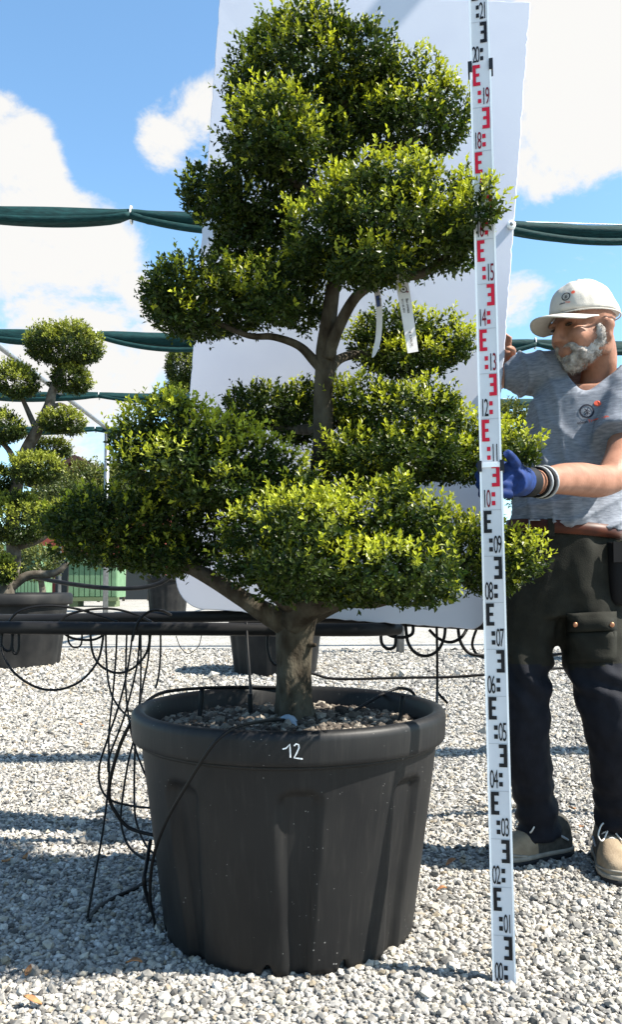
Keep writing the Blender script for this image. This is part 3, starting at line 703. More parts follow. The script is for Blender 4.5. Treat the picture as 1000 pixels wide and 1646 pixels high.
# ------------------------------------------------------------------ measuring staff
def staff():
    p0 = at(811, 1573, 1.75); p0[2] = 0.0
    top = at(769, -20, 1.75 + .03); ax = top - p0; Lh = np.linalg.norm(ax)
    w = ax / Lh
    nrm = np.array([-p0[0], -p0[1], 0.0]); nrm /= np.linalg.norm(nrm)          # faces the photographer
    nrm = nrm - w * np.dot(nrm, w); nrm /= np.linalg.norm(nrm)
    u = np.cross(w, nrm); u = -u if u[0] < 0 else u                              # to the right along the face
    root = thing('measuring_staff', p0, 'white telescopic measuring staff with black and red decimetre marks standing on the gravel', 'measuring staff')
    Mx = np.stack([u, nrm, w], 1)
    W = .0485
    pt = lambda x, y, h: p0 + u * x + nrm * y + w * h
    def slab(name, x0, x1, h0, h1, y0, y1, mat_, par=root):
        c = pt((x0 + x1) / 2, (y0 + y1) / 2, (h0 + h1) / 2)
        return MB().box(c, ((x1 - x0) / 2, (y1 - y0) / 2, (h1 - h0) / 2), Mx).build(name, mat_, par, False)
    def quad(mb, x0, x1, h0, h1, y):
        mb.add([pt(x0, y, h0), pt(x1, y, h0), pt(x1, y, h1), pt(x0, y, h1)], [(0, 1, 2, 3)])
    secs = [(0, 1.105, W, .0), (1.085, 2.005, W * .965, -.004), (1.985, 2.42, W * .90, -.008)]
    for i, (h0, h1, wd, y) in enumerate(secs):
        s = slab('staff_section', -wd / 2 + .004, wd / 2 - .004, h0, h1, -.026 + i * .004, y, M['staff_white'])
        for sx in (-1, 1):
            xa, xb = sorted((sx * wd / 2, sx * (wd / 2 - .004)))
            slab('edge_rail', xa, xb, h0, h1, -.028 + i * .004, y + .0012, M['staff_edge'], s)
    for h, wd, y in ((1.097, W, .0), (1.997, W * .965, -.004)):
        for sx in (-1, 1):
            xa, xb = sorted((sx * (wd / 2 + .004), sx * (wd / 2 - .005)))
            slab('clamp', xa, xb, h - .013, h + .011, -.03, y + .004, M['clamp'])
        if h < 1.5: slab('joint_collar', -wd / 2 + .005, wd / 2 - .005, h - .004, h + .006, -.02, y + .0022, M['staff_edge'])
    for d in range(24):
        wd, y = (secs[0][2], .0008) if d < 11 else ((secs[1][2], -.0032) if d < 20 else (secs[2][2], -.0072))
        y += .0006
        iw = wd - .010; x = lambda f: -iw / 2 + f * iw
        colm = M['print_red'] if 10 <= d < 20 else M['print_black']
        h0 = d * .1; odd = d % 2 == 1
        X = (lambda f: x(f)) if odd else (lambda f: x(1 - f))
        # E figure: spine and three arms over the upper five centimetres
        mb = MB()
        def q(fa, fb, ha, hb):
            a, b = sorted((X(fa), X(fb))); quad(mb, a, b, h0 + ha, h0 + hb, y)
        q(.03, .22, .0505, .0985); q(.22, .47, .0905, .0985); q(.22, .42, .0715, .0785); q(.22, .47, .0505, .0585)
        mb.build('graduation_e', colm, root, False)
        for ha in (.0290, .0100):
            mb = MB(); q(.30, .50, ha, ha + .0095); mb.build('graduation_block', colm, root, False)
        # figures
        s_ = '%02d' % d
        for i, ch in enumerate(s_):
            V2, F = text_mesh(ch, .056, .36)
            if len(V2) == 0: continue
            V2[:, 0] -= (V2[:, 0].min() + V2[:, 0].max()) / 2
            f = (.66 if odd else .12) + i * .21
            V = [pt(x(f) + a, y, h0 + .006 + b) for a, b in V2]
            mm = M['print_maroon'] if (10 <= d < 20 and i == 1 and d not in (11, 12)) else M['print_black']
            mesh_obj('figure', V, F, mm, root, False)
        if d:
            mb = MB(); quad(mb, -iw / 2, iw / 2, h0 - .0004, h0 + .0004, y); mb.build('division_line', M['print_grey'], root, False)
    return root, pt
STAFF, staff_pt = staff()

# ------------------------------------------------------------------ white board
def board():
    TL, TR, BR, BL = at(354, -12, 2.72), at(853, 5, 2.61), at(778, 1013, 2.57), at(279, 976, 2.66)
    root = thing('backdrop_board', (BL + BR) / 2, 'tall white scuffed backdrop board leaning behind the potted tree', 'board')
    rg = random.Random(5)
    def Q(u, v): return (BL * (1 - u) + BR * u) * (1 - v) + (TL * (1 - u) + TR * u) * v
    out = []
    def arc(cu, cv, ru, rv, a0, a1, n=9):
        for i in range(n):
            a = R(a0 + (a1 - a0) * i / (n - 1)); out.append((cu + ru * math.cos(a), cv + rv * math.sin(a)))
    arc(.10, .050, .10, .050, 180, 270)
    for i in range(1, 40): out.append((.10 + .84 * i / 40, rg.uniform(-.0006, .0012)))
    arc(.955, .022, .045, .022, 270, 360)
    for i in range(1, 110): out.append((1 + rg.choice((0, 0, 0, -.003, -.0015, .001)) , .022 + .97 * i / 110))
    out.append((1.0, 1.0))
    for i in range(1, 40): out.append((1 - i / 40, 1 + rg.uniform(-.001, .0005)))
    out.append((0, 1.0))
    for i in range(1, 90): out.append((rg.choice((0, 0, 0, .002, -.001)), 1 - .95 * i / 90))
    nrm = np.cross(BR - BL, TL - BL); nrm /= np.linalg.norm(nrm)
    if nrm[1] > 0: nrm = -nrm
    T = .032
    f = [Q(u, v) for u, v in out]; bk = [p - nrm * T for p in f]; n = len(f)
    fr = [Q(.5 + (u - .5) * .9965, .5 + (v - .5) * .998) + nrm * .002 for u, v in out]
    mb = MB(); mb.add(f + bk, [tuple(range(2 * n - 1, n - 1, -1))] + [(k, (k + 1) % n, n + (k + 1) % n, n + k) for k in range(n)])
    mb.build('edge', M['board_edge'], root, False)
    mb = MB(); mb.add(f + fr, [(k, (k + 1) % n, n + (k + 1) % n, n + k) for k in range(n)] + [tuple(range(n, 2 * n))])
    mb.build('face_sheet', M['board'], root, False)
    c = at(822, 363, 2.592)
    Mr = np.stack([np.array([1, 0, 0]), np.cross(nrm, [1, 0, 0]), nrm], 1)
    mb = MB(); 
    wz = lambda prof: [np.array([c + Mr @ np.array([r * math.cos(a), r * math.sin(a), z]) for a in np.linspace(0, 2 * math.pi, 20, endpoint=False)]) for r, z in prof]
    w_ = mb.loft(wz([(.014, -.01), (.014, .007), (.012, .010), (.007, .010)])).build('washer', M['staff_edge'], root)
    MB().loft(wz([(.006, .0), (.006, .014), (.003, .016)])).build('bolt', M['steel'], root)
    return root
board()

# ------------------------------------------------------------------ irrigation pipes and drip hoses
def pipe(pts, r, label, name='irrigation_pipe', stakes=(), cat='pipe', group=None, mat_='pipe', sub=6):
    P = [at(*p) for p in pts]
    root = thing(name, P[0], label, cat, group)
    MB().tube(P, r, 14, sub).build('pipe_run', M[mat_], root)
    for px, py, Y in stakes:
        q = at(px, py, Y); MB().tube([(q[0], q[1] + r, -.1), (q[0], q[1] + r, q[2] + .01)], .012, 8, 1, smooth=False).build('stake', M['steel'], root)
    return root
pipe([(-330, 1006, 2.50), (-60, 1008, 2.53), (150, 1010, 2.55), (330, 1011, 2.56), (470, 1012, 2.57), (592, 1012, 2.58), (640, 1010, 2.66)], .0205, 'black irrigation pipe, the nearer and lower of the two under the board', stakes=((-300, 1006, 2.5), (478, 1012, 2.57)))
pipe([(-260, 990, 2.80), (20, 996, 2.74), (190, 993, 2.70), (330, 991, 2.68), (430, 990, 2.68), (620, 996, 2.70), (800, 1004, 2.76), (1150, 1008, 2.92)], .019, 'black irrigation pipe, the farther and higher of the two along the board foot', stakes=((-230, 990, 2.79), (470, 990, 2.69), (1130, 1008, 2.91)))
# the same kind of line farther off, between the rear pots
pipe([(40, 924, 12), (110, 938, 11.6), (190, 946, 11.3), (250, 940, 11.2), (285, 918, 11.2)], .032, 'sagging black irrigation pipe in front of the far tall pot', 'irrigation_pipe')
LOW = {}
def hose(pts, label, r=.0032, group='thin black drip hoses'):
    P = [at(*p) if len(p) == 3 else on_ground(*p) + np.array([0, 0, .006]) for p in pts]
    o = MB().tube(P, r, 8, 8).build('drip_hose', M['hose'], None, loc=P[0])
    return tag(o, label, 'hose', group)
A = 2.565
hose([(170, 1010, A), (171, 1060, A), (176, 1105, 2.5), (190, 1135, 2.45), (212, 1155, 2.36), (232, 1154, 2.28)], 'thin drip hose curving from the pipe to just behind the pot rim')
hose([(188, 1010, A), (186, 1060, A), (181, 1120, 2.5), (175, 1180, 2.4), (175, 1250, 2.3), (166, 1330, 2.2), (152, 1410, 2.1), (140, 1480)], 'thin drip hose running straight down from the pipe to the gravel')
hose([(214, 1010, A), (206, 1070, 2.5), (192, 1130, 2.42), (172, 1190, 2.36), (160, 1230, 2.32), (161, 1262, 2.3), (176, 1284, 2.28), (208, 1294, 2.26), (250, 1299, 2.2)], 'thin drip hose bulging leftward low beside the pot before tucking in')
hose([(478, 1106, 2.44), (400, 1104, 2.42), (320, 1106, 2.36), (262, 1113, 2.27), (232, 1131, 2.17), (212, 1158, 2.10), (192, 1200, 2.1), (178, 1250, 2.12), (176, 1282, 2.14), (186, 1305, 2.14), (208, 1330, 2.14), (248, 1342, 2.12)], 'thicker drip hose lying along the back and left of the pot rim', r=.0048)
hose([(225, 1010, A), (220, 1070, 2.52), (200, 1150, 2.42), (176, 1215, 2.34), (174, 1240, 2.3)], 'thin drip hose crossing over others to the left of the pot')
hose([(226, 1010, A), (226, 1100, 2.5), (219, 1170, 2.4), (206, 1225, 2.3), (196, 1290, 2.25), (195, 1325, 2.22), (206, 1358, 2.18), (226, 1376, 2.14), (252, 1384, 2.1)], 'thin drip hose dropping to the pot foot in a hook')
hose([(243, 1010, A), (238, 1060, A), (228, 1112, 2.5), (218, 1180, 2.4), (216, 1290, 2.3), (222, 1330, 2.26), (236, 1360, 2.2), (252, 1375, 2.15)], 'thin drip hose hanging close beside the pot wall')
hose([(204, 1010, A), (202, 1100, 2.5), (208, 1160, 2.42), (220, 1210, 2.36), (240, 1258, 2.3), (250, 1270, 2.25)], 'thin drip hose slanting right behind the pot shoulder')
hose([(258, 1010, A), (258, 1050, A), (255, 1085, 2.52), (250, 1106, 2.49)], 'short drip hose ending just above the pot rim')
hose([(5, 1010, 2.545), (3, 1045, 2.53), (22, 1080, 2.5), (58, 1104, 2.5), (95, 1108, 2.5), (130, 1094, 2.52), (156, 1064, 2.54), (165, 1030, 2.56), (166, 1006, 2.57)], 'wide hanging loop of drip hose below the pipe at the left pot', r=.0038)
hose([(145, 1008, A), (148, 1045, A), (160, 1068, A), (185, 1081, A), (210, 1076, A), (232, 1055, A), (240, 1030, A), (238, 1006, A)], 'rounded hanging loop of drip hose behind the straight hoses', r=.0038)
hose([(3, 1010, 2.545), (2, 1035, 2.54), (9, 1045, 2.54), (18, 1042, 2.54), (21, 1010, 2.55)], 'small tight hose loop under the pipe in front of the left pot', r=.0045)
hose([(20, 1008, 2.55), (20, 1042, 2.54), (25, 1051, 2.54), (30, 1042, 2.54), (30, 1008, 2.55)], 'narrow folded hose loop under the pipe in front of the left pot', r=.0045)
hose([(14, 1000, 2.545), (30, 983, 2.55), (65, 974, 2.56), (110, 976, 2.58), (150, 986, 2.6), (190, 1000, 2.58)], 'drip hose arching above the pipe in front of the left pot', r=.004)
hose([(95, 1000, 2.57), (112, 987, 2.58), (150, 979, 2.6), (185, 979, 2.62), (220, 988, 2.62), (245, 1000, 2.58)], 'drip hose arching low over the two pipes', r=.004)
hose([(212, 1030, 2.52), (222, 1000, 2.52), (238, 984, 2.53), (258, 981, 2.55), (275, 988, 2.6)], 'drip hose looped up and over both pipes', r=.0045)
hose([(100, 1016, 2.57), (118, 1026, 2.57), (150, 1028, 2.57), (170, 1018, 2.57)], 'shallow hose sag just beneath the nearer pipe', r=.004)
hose([(110, 1010, 2.57), (110, 1030, 2.57), (118, 1040, 2.57), (130, 1036, 2.57), (132, 1012, 2.57)], 'small hose curl beneath the pipe left of the loops', r=.003)
# right of the trunk, below the board
hose([(613, 1004, 2.69), (613, 1030, 2.68), (620, 1041, 2.68), (630, 1042, 2.68), (636, 1034, 2.68), (636, 1005, 2.69)], 'small black hose loop under the board by the grey post', r=.0055)
hose([(618, 1016, 2.69), (632, 1023, 2.69), (650, 1024, 2.69), (663, 1018, 2.69), (664, 1003, 2.7)], 'short hose sag under the board beside the small loop', r=.0055)
hose([(652, 1004, 2.7), (656, 1032, 2.69), (668, 1049, 2.69), (686, 1054, 2.69), (704, 1045, 2.69), (714, 1025, 2.69), (716, 1004, 2.7)], 'round hanging hose loop under the board', r=.0055)
hose([(690, 1012, 2.72), (705, 1026, 2.72), (724, 1032, 2.72), (742, 1024, 2.72), (752, 1008, 2.74)], 'shallow hanging hose loop under the board by the staff', r=.0055)
hose([(736, 1006, 2.74), (740, 1030, 2.73), (752, 1048, 2.73), (770, 1053, 2.73), (795, 1048, 2.75), (810, 1025, 2.77), (812, 1006, 2.77)], 'deep hanging hose loop passing behind the staff', r=.0055)
hose([(702, 1004, 2.7), (703, 1060, 2.7), (703, 1105, 2.7), (702, 1135, 2.6), (700, 1160, 2.6)], 'straight hose dropping behind the right pot rim', r=.0045)
hose([(703, 1112, 2.69), (710, 1120, 2.68), (720, 1130, 2.67)], 'short stub of hose tied to the straight one', r=.0045)
hose([(452, 1070, 2.9), (505, 1083, 2.9), (530, 1090, 2.9), (575, 1091, 2.9), (650, 1089, 2.9), (720, 1088, 2.9), (780, 1084, 2.9), (860, 1076, 2.95), (1020, 1068, 3.0), (1180, 1062, 3.0)], 'long hose stretched level between trunk and staff', r=.0050)
hose([(768, 1006, 2.78), (760, 1040, 2.8), (790, 1058, 2.8), (905, 1050, 2.85), (930, 1030, 2.86), (935, 1005, 2.87)], 'hose loop seen between the trouser legs', r=.0050)
hose([(985, 1008, 2.9), (985, 1018, 2.9), (998, 1022, 2.9), (1030, 1012, 2.92), (1045, 1008, 2.92)], 'hose curl behind the cargo pocket', r=.0050)
hose([(283, 1022, 2.57), (290, 1040, 2.57), (302, 1050, 2.57), (318, 1040, 2.57), (324, 1020, 2.57), (325, 1004, 2.57)], 'very thin wire loop hanging from the pipe left of the trunk', r=.0014)
hose([(431, 1006, 2.58), (430, 1040, 2.56), (436, 1062, 2.55), (448, 1071, 2.55), (462, 1072, 2.55)], 'drip hose bending in behind the trunk', r=.0045)
# hoses that feed the big pot
hose([(396, 1000, 2.56), (398, 1040, 2.52), (401, 1080, 2.45), (403, 1110, 2.36), (403, 1126, 2.30)], 'drip hose dropping from the pipe into the pumice', r=.0042)
hose([(462, 1157, 1.985), (440, 1157, 1.93), (410, 1161, 1.82), (380, 1168, 1.715), (356, 1183, 1.682), (334, 1208, 1.688), (300, 1262, 1.735), (268, 1318, 1.80), (249, 1368, 1.86), (242, 1410, 1.90), (242, 1450, 1.93), (250, 1490)], 'drip hose from the clip down over the front of the pot', r=.0038)
hose([(560, 1148, 2.17), (590, 1130, 2.25), (618, 1114, 2.335), (642, 1106, 2.365), (660, 1110, 2.37), (667, 1118, 2.36)], 'drip hose arched over the right back of the pot rim', r=.0045)
hose([(240, 1416), (215, 1432), (180, 1448), (150, 1470), (142, 1484)], 'drip hose lying on the shaded gravel beside the pot', r=.006)
hose([(242, 1350, 2.05), (236, 1385, 2.0), (232, 1420, 1.95), (244, 1470), (252, 1500)], 'drip hose snaking down at the pot foot', r=.005)
def drip_stakes():
    for (a, b, l) in (((403, 1150, 2.15), (402, 1115, 2.16), 'black drip stake in the pumice behind the trunk'), ((318, 1140, 2.1), (325, 1108, 2.12), 'black drip stake in the pumice near the left rim'), ((640, 1152, 2.08), (648, 1118, 2.1), 'black drip stake in the pumice near the right rim')):
        P0, P1 = at(*a), at(*b); P0[2] = .45
        o = MB().tube([P0, (P0 + P1) / 2, P1], [.004, .006, .007], 8, 3).build('drip_stake', M['hose'], None, loc=P0)
        tag(o, l, 'drip stake', 'drip stakes in the pot')
    c = at(468, 1160, 1.985)
    root = thing('hose_clip', c, 'blue grey plastic clip closing the hose end at the trunk base', 'hose clip')
    MB().tube([at(452, 1155, 1.985), at(463, 1154, 1.98), at(470, 1160, 1.975), at(476, 1170, 1.97)], [.005, .010, .009, .005], 10, 4).build('clip_body', M['clip'], root)
    MB().tube([at(461, 1152, 1.985), at(470, 1153, 1.98), at(476, 1160, 1.975)], [.004, .005, .004], 8, 4).build('clip_wing', M['clip'], root)
drip_stakes()

# ------------------------------------------------------------------ plant labels on the branch
def plant_labels():
    # flat label, face to the camera
    TL, TR, BL_, BR_ = at(635, 452, 1.925), at(656, 451, 1.925), at(656, 567, 1.90), at(673, 564, 1.90)
    root = thing('plant_label', (TL + TR) / 2, 'flat white paper plant label with printed name and price hanging from the branch', 'label', 'plant labels')
    n = 10; rows = []
    nr = np.cross(TR - TL, BL_ - TL); nr /= np.linalg.norm(nr); nr = -nr if nr[1] > 0 else nr
    def S(u, v, o=0.0):
        p = (TL * (1 - u) + TR * u) * (1 - v) + (BL_ * (1 - u) + BR_ * u) * v
        return p + nr * (o + .004 * math.sin(v * 4.5))
    mb = MB(); V = []; F = []
    for i in range(n + 1):
        v = i / n; V += [S(0, v), S(1, v), S(1, v, -.0008), S(0, v, -.0008)]
    for i in range(n):
        a = 4 * i
        for k in range(4): F.append((a + k, a + (k + 1) % 4, a + 4 + (k + 1) % 4, a + 4 + k))
    F += [(3, 2, 1, 0), (4 * n, 4 * n + 1, 4 * n + 2, 4 * n + 3)]
    mb.add(V, F); strip = mb.build('strip', M['label'], root, False)
    # the band wound round the branch
    b = at(645, 447, 1.95); mb = MB()
    rings = []
    for x in (-.013, .013):
        rings.append([(b[0] + x, b[1] + .019 * math.cos(a), b[2] + .019 * math.sin(a) + x * .2) for a in np.linspace(0, 2 * math.pi, 20, endpoint=False)])
    mb.loft(rings, cap=False).build('wrap_band', M['label'], root)
    def print_(flat, m, name):   # u runs down the strip
        V2, F = flat; V = [S(float(y), float(x), .0012) for x, y in V2]; mesh_obj(name, V, F, m, root, False)
    asp = .178
    ring = stroke2d([(x * asp, y) for x, y in circle2d((0, 0), .26, 20)], .04, True)
    ring = (np.array([(x + .135, y + .52) for x, y in join2d([stroke2d(circle2d((0, 0), 1, 20), .22, True)])[0] * np.array([.26 * asp, .26])]), ring[1])
    print_(ring, M['print_black'], 'logo_ring')
    V2, F = disc2d((0, 0), 1, 10); print_((V2 * np.array([.07 * asp, .07]) + np.array([.175, .80]), F), M['print_maroon'], 'logo_dot')
    V2, F = disc2d((0, 0), 1, 10); print_((V2 * np.array([.09 * asp, .09]) + np.array([.135, .52]), F), M['print_black'], 'logo_tree')
    def line(t, u0, v0, h, sx=1.0):
        V2, F = text_mesh(t, 1.0, sx, bold=.012)
        # text reads downward, letters' tops point to the right edge
        return np.stack([v0 + V2[:, 0] * h * asp, u0 + V2[:, 1] * h], 1), F
    print_(line('Ilex crenata', .56, .27, .30, .82), M['print_black'], 'print_name')
    print_(line('W11 43.3012', .20, .27, .24, .82), M['print_black'], 'print_code')
    print_(line('\u20ac 3.500,00', .40, .72, .27, .95), M['print_black'], 'print_price')
    # curled label seen nearly edge on
    pts = [at(600, 455, 1.985), at(606, 470, 1.97), at(609, 490, 1.965), at(610, 515, 1.962), at(608, 545, 1.96), at(602, 568, 1.955), at(599, 575, 1.952)]
    root = thing('plant_label', pts[0], 'curled white paper plant label seen almost edge on with a dark square', 'label', 'plant labels')
    P, _ = spline(pts, .01, 6)
    side = np.array([.75, -.55, 0.0]); side /= np.linalg.norm(side)
    wd = np.interp(np.arange(len(P)), [0, 5, len(P) - 10, len(P) - 1], [.0095, .0085, .0085, .0015])
    V = []; F = []
    for p, w_ in zip(P, wd): V += [p - side * w_, p + side * w_, p + side * w_ + (0, .0012, 0), p - side * w_ + (0, .0012, 0)]
    for i in range(len(P) - 1):
        for k in range(4): F.append((4 * i + k, 4 * i + (k + 1) % 4, 4 * i + 4 + (k + 1) % 4, 4 * i + 4 + k))
    mesh_obj('strip', V, F, M['label'], root, False)
    i0, i1 = 8, 13; V = []
    for i in (i0, i1): V += [P[i] - side * .005 + (-.001, -.002, 0), P[i] + side * .005 + (-.001, -.002, 0)]
    mesh_obj('print_square', V, [(0, 1, 3, 2)], M['label_navy'], root, False)
    MB().ellipsoid(at(600, 455, 1.985), (.011, .012, .014)).build('wrap_band', M['label'], root)
plant_labels()

# ------------------------------------------------------------------ smaller pots and topiary behind
def far_pot(px, ybase, ytop, rpx, label, group='black pots farther back'):
    g = on_ground(px, ybase); Y0 = g[1]; s = Y0 / F_PX
    r = rpx * s; cy = Y0 + r * .85; s = cy / F_PX; r = rpx * s
    c = np.array([at(px, 900, cy)[0], cy, 0]); h = at(px, ytop, cy - r)[2]
    root = thing('plant_pot', c, label, 'plant pot', group)
    n = 96; ang = np.linspace(0, 2 * math.pi, n, endpoint=False); rings = []
    for z in np.linspace(0, h * .84, 12):
        rr = r * (.80 + .14 * z / h) * (1 - .025 * (np.cos(ang * 12) > .2) * (z < h * .76))
        rings.append(np.stack([c[0] + rr * np.cos(ang), c[1] + rr * np.sin(ang), np.full(n, z)], 1))
    MB().loft(rings, cap=False).build('pot_wall', M['pot_far'], root)
    MB().lathe([(r * .90, h * .835), (r * .985, h * .84), (r, h * .87), (r, h * .97), (r * .97, h), (r * .93, h * .985), (r * .90, h * .86), (0, h * .86)], c, 64).build('rim', M['pot_far'], root)
    return c, h, r
lc, lh, lr = far_pot(18, 1076, 954, 96, 'broad black pot under the left topiary tree')
far_pot(443, 1088, 985, 82, 'black pot standing behind the trunk below the pipes')
far_pot(270, 985, 924, 36, 'tall grey black pot beside the lower left board corner')
far_pot(210, 950, 912, 14, 'small black pot beside the green container')
def left_tree():
    Y = lc[1]
    root = thing('topiary_tree', (lc[0], lc[1], lh * .85), 'clipped cloud topiary tree with ball pads in the broad black pot', 'tree', 'trees behind')
    B = lambda x, y, d=0: at(x, y, Y + d)
    def tb(p, r, nm): MB().tube([B(*q) for q in p], r, 12, 6).build(nm, M['bark_far'], root)
    tb([(8, 965), (12, 940), (22, 900), (20, 850), (25, 790), (38, 735), (58, 695), (78, 655), (84, 630), (95, 600)], [.10, .09, .075, .07, .07, .065, .06, .055, .045, .03], 'trunk')
    for p, r in (([(15, 945), (45, 925), (85, 922), (110, 905)], [.06, .045, .04, .02]), ([(30, 760), (15, 725), (-5, 705)], [.045, .03, .02]), ([(75, 660), (95, 650), (110, 655)], [.03, .02, .012]),
                 ([(60, 695), (40, 650), (30, 630)], [.035, .025, .012]), ([(22, 880), (60, 870), (90, 850)], [.045, .03, .02]), ([(35, 745), (60, 755), (75, 745)], [.035, .02, .012]), ([(88, 625), (100, 600), (105, 580)], [.035, .025, .015])):
        tb(p, r, 'branch')
    pads = [(104, 560, 62, 36, 0), (28, 618, 36, 32, -.1), (112, 612, 34, 26, .1), (102, 681, 35, 21, -.1), (4, 690, 36, 32, -.15), (60, 757, 44, 28, -.25), (84, 724, 28, 17, .2), (24, 836, 52, 48, -.2), (-4, 775, 32, 28, 0), (5, 920, 22, 24, -.2), (95, 835, 34, 26, .25)]
    for i, (px, py, rx, ry, d) in enumerate(pads):
        foliage('foliage_pad', pad_lobes(px, py, rx, ry, Y + d, rx * Y / F_PX * .95, 300 + i, n=6, lob=.62), 1150, .030, root, M['leaf_far'], 500 + i, young_lit=.8, k=6, spike=.02, inner=.2, flat=.7)
left_tree()
def far_topiary():
    c = on_ground(270, 985); Y = c[1] + .5
    root = thing('topiary_tree', (c[0], Y, .6), 'clipped topiary tree partly hidden behind the left edge of the board', 'tree', 'trees behind')
    B = lambda x, y: at(x, y, Y)
    MB().tube([B(272, 940), B(285, 860), B(300, 760), B(310, 690), B(312, 620)], [.14, .12, .10, .08, .05], 10, 6).build('trunk', M['bark_far'], root)
    for i, (px, py, rx, ry) in enumerate([(302, 588, 40, 46), (292, 642, 36, 26), (300, 720, 48, 40)]):
        foliage('foliage_pad', pad_lobes(px, py, rx, ry, Y, rx * Y / F_PX, 330 + i, n=6, lob=.62), 260, .065, root, M['leaf_far'], 540 + i, young_lit=.6, k=6, spike=.02, inner=.2, flat=.8)
far_topiary()
def shrub(px, py, rx, ry, Y, label, seed, mat_='leaf_shrub', leaf=.09, dens=70, group='background shrubs', young_lit=.5):
    c = at(px, py, Y); s = Y / F_PX
    root = thing('shrub', (c[0], Y, 0), label, 'shrub', group)
    MB().tube([(c[0], Y, 0), (c[0] + .1, Y, max(.3, c[2] * .5)), (c[0], Y, c[2])], [.07, .06, .03], 8, 4).build('trunk', M['bark_far'], root)
    foliage('foliage', pad_lobes(px, py, rx, ry, Y, rx * s, seed, n=7, lob=.6), dens, leaf, root, M[mat_], seed, young_lit=young_lit, k=7, spike=.08, inner=.35, flat=.95)
shrub(160, 782, 62, 34, 38, 'olive green shrub below the brown roof beside the steel post', 700, leaf=.17, dens=26)
shrub(110, 815, 70, 45, 36, 'yellow green shrub between the left topiary and the big tree', 701, leaf=.16, dens=28)
shrub(200, 785, 42, 28, 40, 'round olive shrub to the right of the steel post', 702, leaf=.17, dens=26)
shrub(822, 690, 30, 40, 16, 'leafy tree crown showing between the board and the grey shirt', 703, leaf=.08, dens=110)
shrub(860, 760, 60, 60, 16.5, 'leafy shrub behind the crossed forearm', 704, leaf=.08, dens=80)
shrub(1020, 850, 50, 90, 9, 'green shrub at the hip pouch', 705, leaf=.045, dens=330)
shrub(240, 800, 50, 40, 41, 'dark hedge shrub behind the low branches', 706, leaf=.19, dens=24, young_lit=.2)
shrub(60, 905, 40, 26, 13, 'low shrub beside the green container', 707, leaf=.06, dens=150)
def container(px0, px1, yb, yt, Y, label):
    a, b = at(px0, yb, Y), at(px1, yb, Y); t = at(px0, yt, Y)[2]
    root = thing('green_container', ((a[0] + b[0]) / 2, Y, 0), label, 'container', 'green containers')
    x0, x1 = a[0], b[0]; d = 1.4; w = (x1 - x0)
    mb = MB(); mb.box(((x0 + x1) / 2, Y + d / 2, .35 + (t - .35) / 2), (w / 2, d / 2, (t - .35) / 2)); mb.build('body', M['bin'], root, False)
    n = 9
    for i in range(n):
        x = x0 + w * (i + .5) / n
        MB().box((x, Y - .03, .35 + (t - .35) / 2), (w / n * .40, .03, (t - .35) / 2 - .03)).build('panel_rib', M['bin'], root, False)
    MB().box(((x0 + x1) / 2, Y + d / 2 - .05, t + .08), (w / 2 + .08, d / 2 + .1, .08)).build('lid', M['bin'], root, False)
    MB().box(((x0 + x1) / 2, Y - .02, .28), (w / 2 + .06, .12, .07)).build('bottom_rail', M['bin_dark'], root, False)
    for sx in (x0 + w * .12, x1 - w * .12):
        MB().box((sx, Y + .3, .105), (.16, .4, .105)).build('skid', M['bin_dark'], root, False)
container(110, 188, 958, 905, 30, 'pale green ribbed container on dark skids beside the small pot')
container(12, 62, 958, 885, 27, 'pale green ribbed container behind the left topiary branches')
def barn(px0, px1, ridge, eave, Y, dpt, label, roofm, wallm, ridge_at=.5):
    x0, x1 = at(px0, 900, Y)[0], at(px1, 900, Y)[0]; zr, ze = at(px0, ridge, Y)[2], at(px0, eave, Y)[2]
    root = thing('barn', ((x0 + x1) / 2, Y, 0), label, 'building', 'farm buildings')
    xm = x0 + (x1 - x0) * ridge_at
    f = [(x0, 0), (x1, 0), (x1, ze), (xm, zr), (x0, ze)]
    mb = MB(); mb.add([(x, Y, z) for x, z in f] + [(x, Y + dpt, z) for x, z in f], [(4, 3, 2, 1, 0), (5, 6, 7, 8, 9), (0, 1, 6, 5), (1, 2, 7, 6), (4, 0, 5, 9)])
    mb.build('wall', wallm, root, False)
    for xa, za, xb, zb in ((x0 - .6, ze - .25, xm, zr + .05), (xm, zr + .05, x1 + .6, ze - .25)):
        rf = MB(); t = .35
        rf.add([(xa, Y - .6, za), (xb, Y - .6, zb), (xb, Y + dpt, zb), (xa, Y + dpt, za), (xa, Y - .6, za + t), (xb, Y - .6, zb + t), (xb, Y + dpt, zb + t), (xa, Y + dpt, za + t)],
               [(0, 3, 2, 1), (4, 5, 6, 7), (0, 1, 5, 4), (1, 2, 6, 5), (2, 3, 7, 6), (3, 0, 4, 7)])
        r_ = rf.build('roof', roofm, root, False)
        for i in range(5):
            k = (i + .5) / 5
            MB().tube([(xa + (xb - xa) * k, Y - .62, za + (zb - za) * k + t), (xa + (xb - xa) * k, Y + dpt, za + (zb - za) * k + t)], .06, 6, 1, smooth=False).build('roof_seam', roofm, r_, False)
    MB().box((xm, Y - .03, 1.3), (1.2, .03, 1.3)).build('door', M['glass_dark'], root, False)
barn(60, 168, 744, 776, 48, 14, 'brown roofed barn with reddish wall behind the steel post', M['roof_brown'], M['wall_red'], .58)
barn(165, 215, 742, 762, 60, 14, 'pale blue grey roofed shed behind the brown barn', M['roof_blue'], M['wall_red'], .5)
barn(180, 262, 768, 790, 44, 10, 'low red roofed shed behind the left foliage pads', M['wall_red'], M['wall_red'], .6)
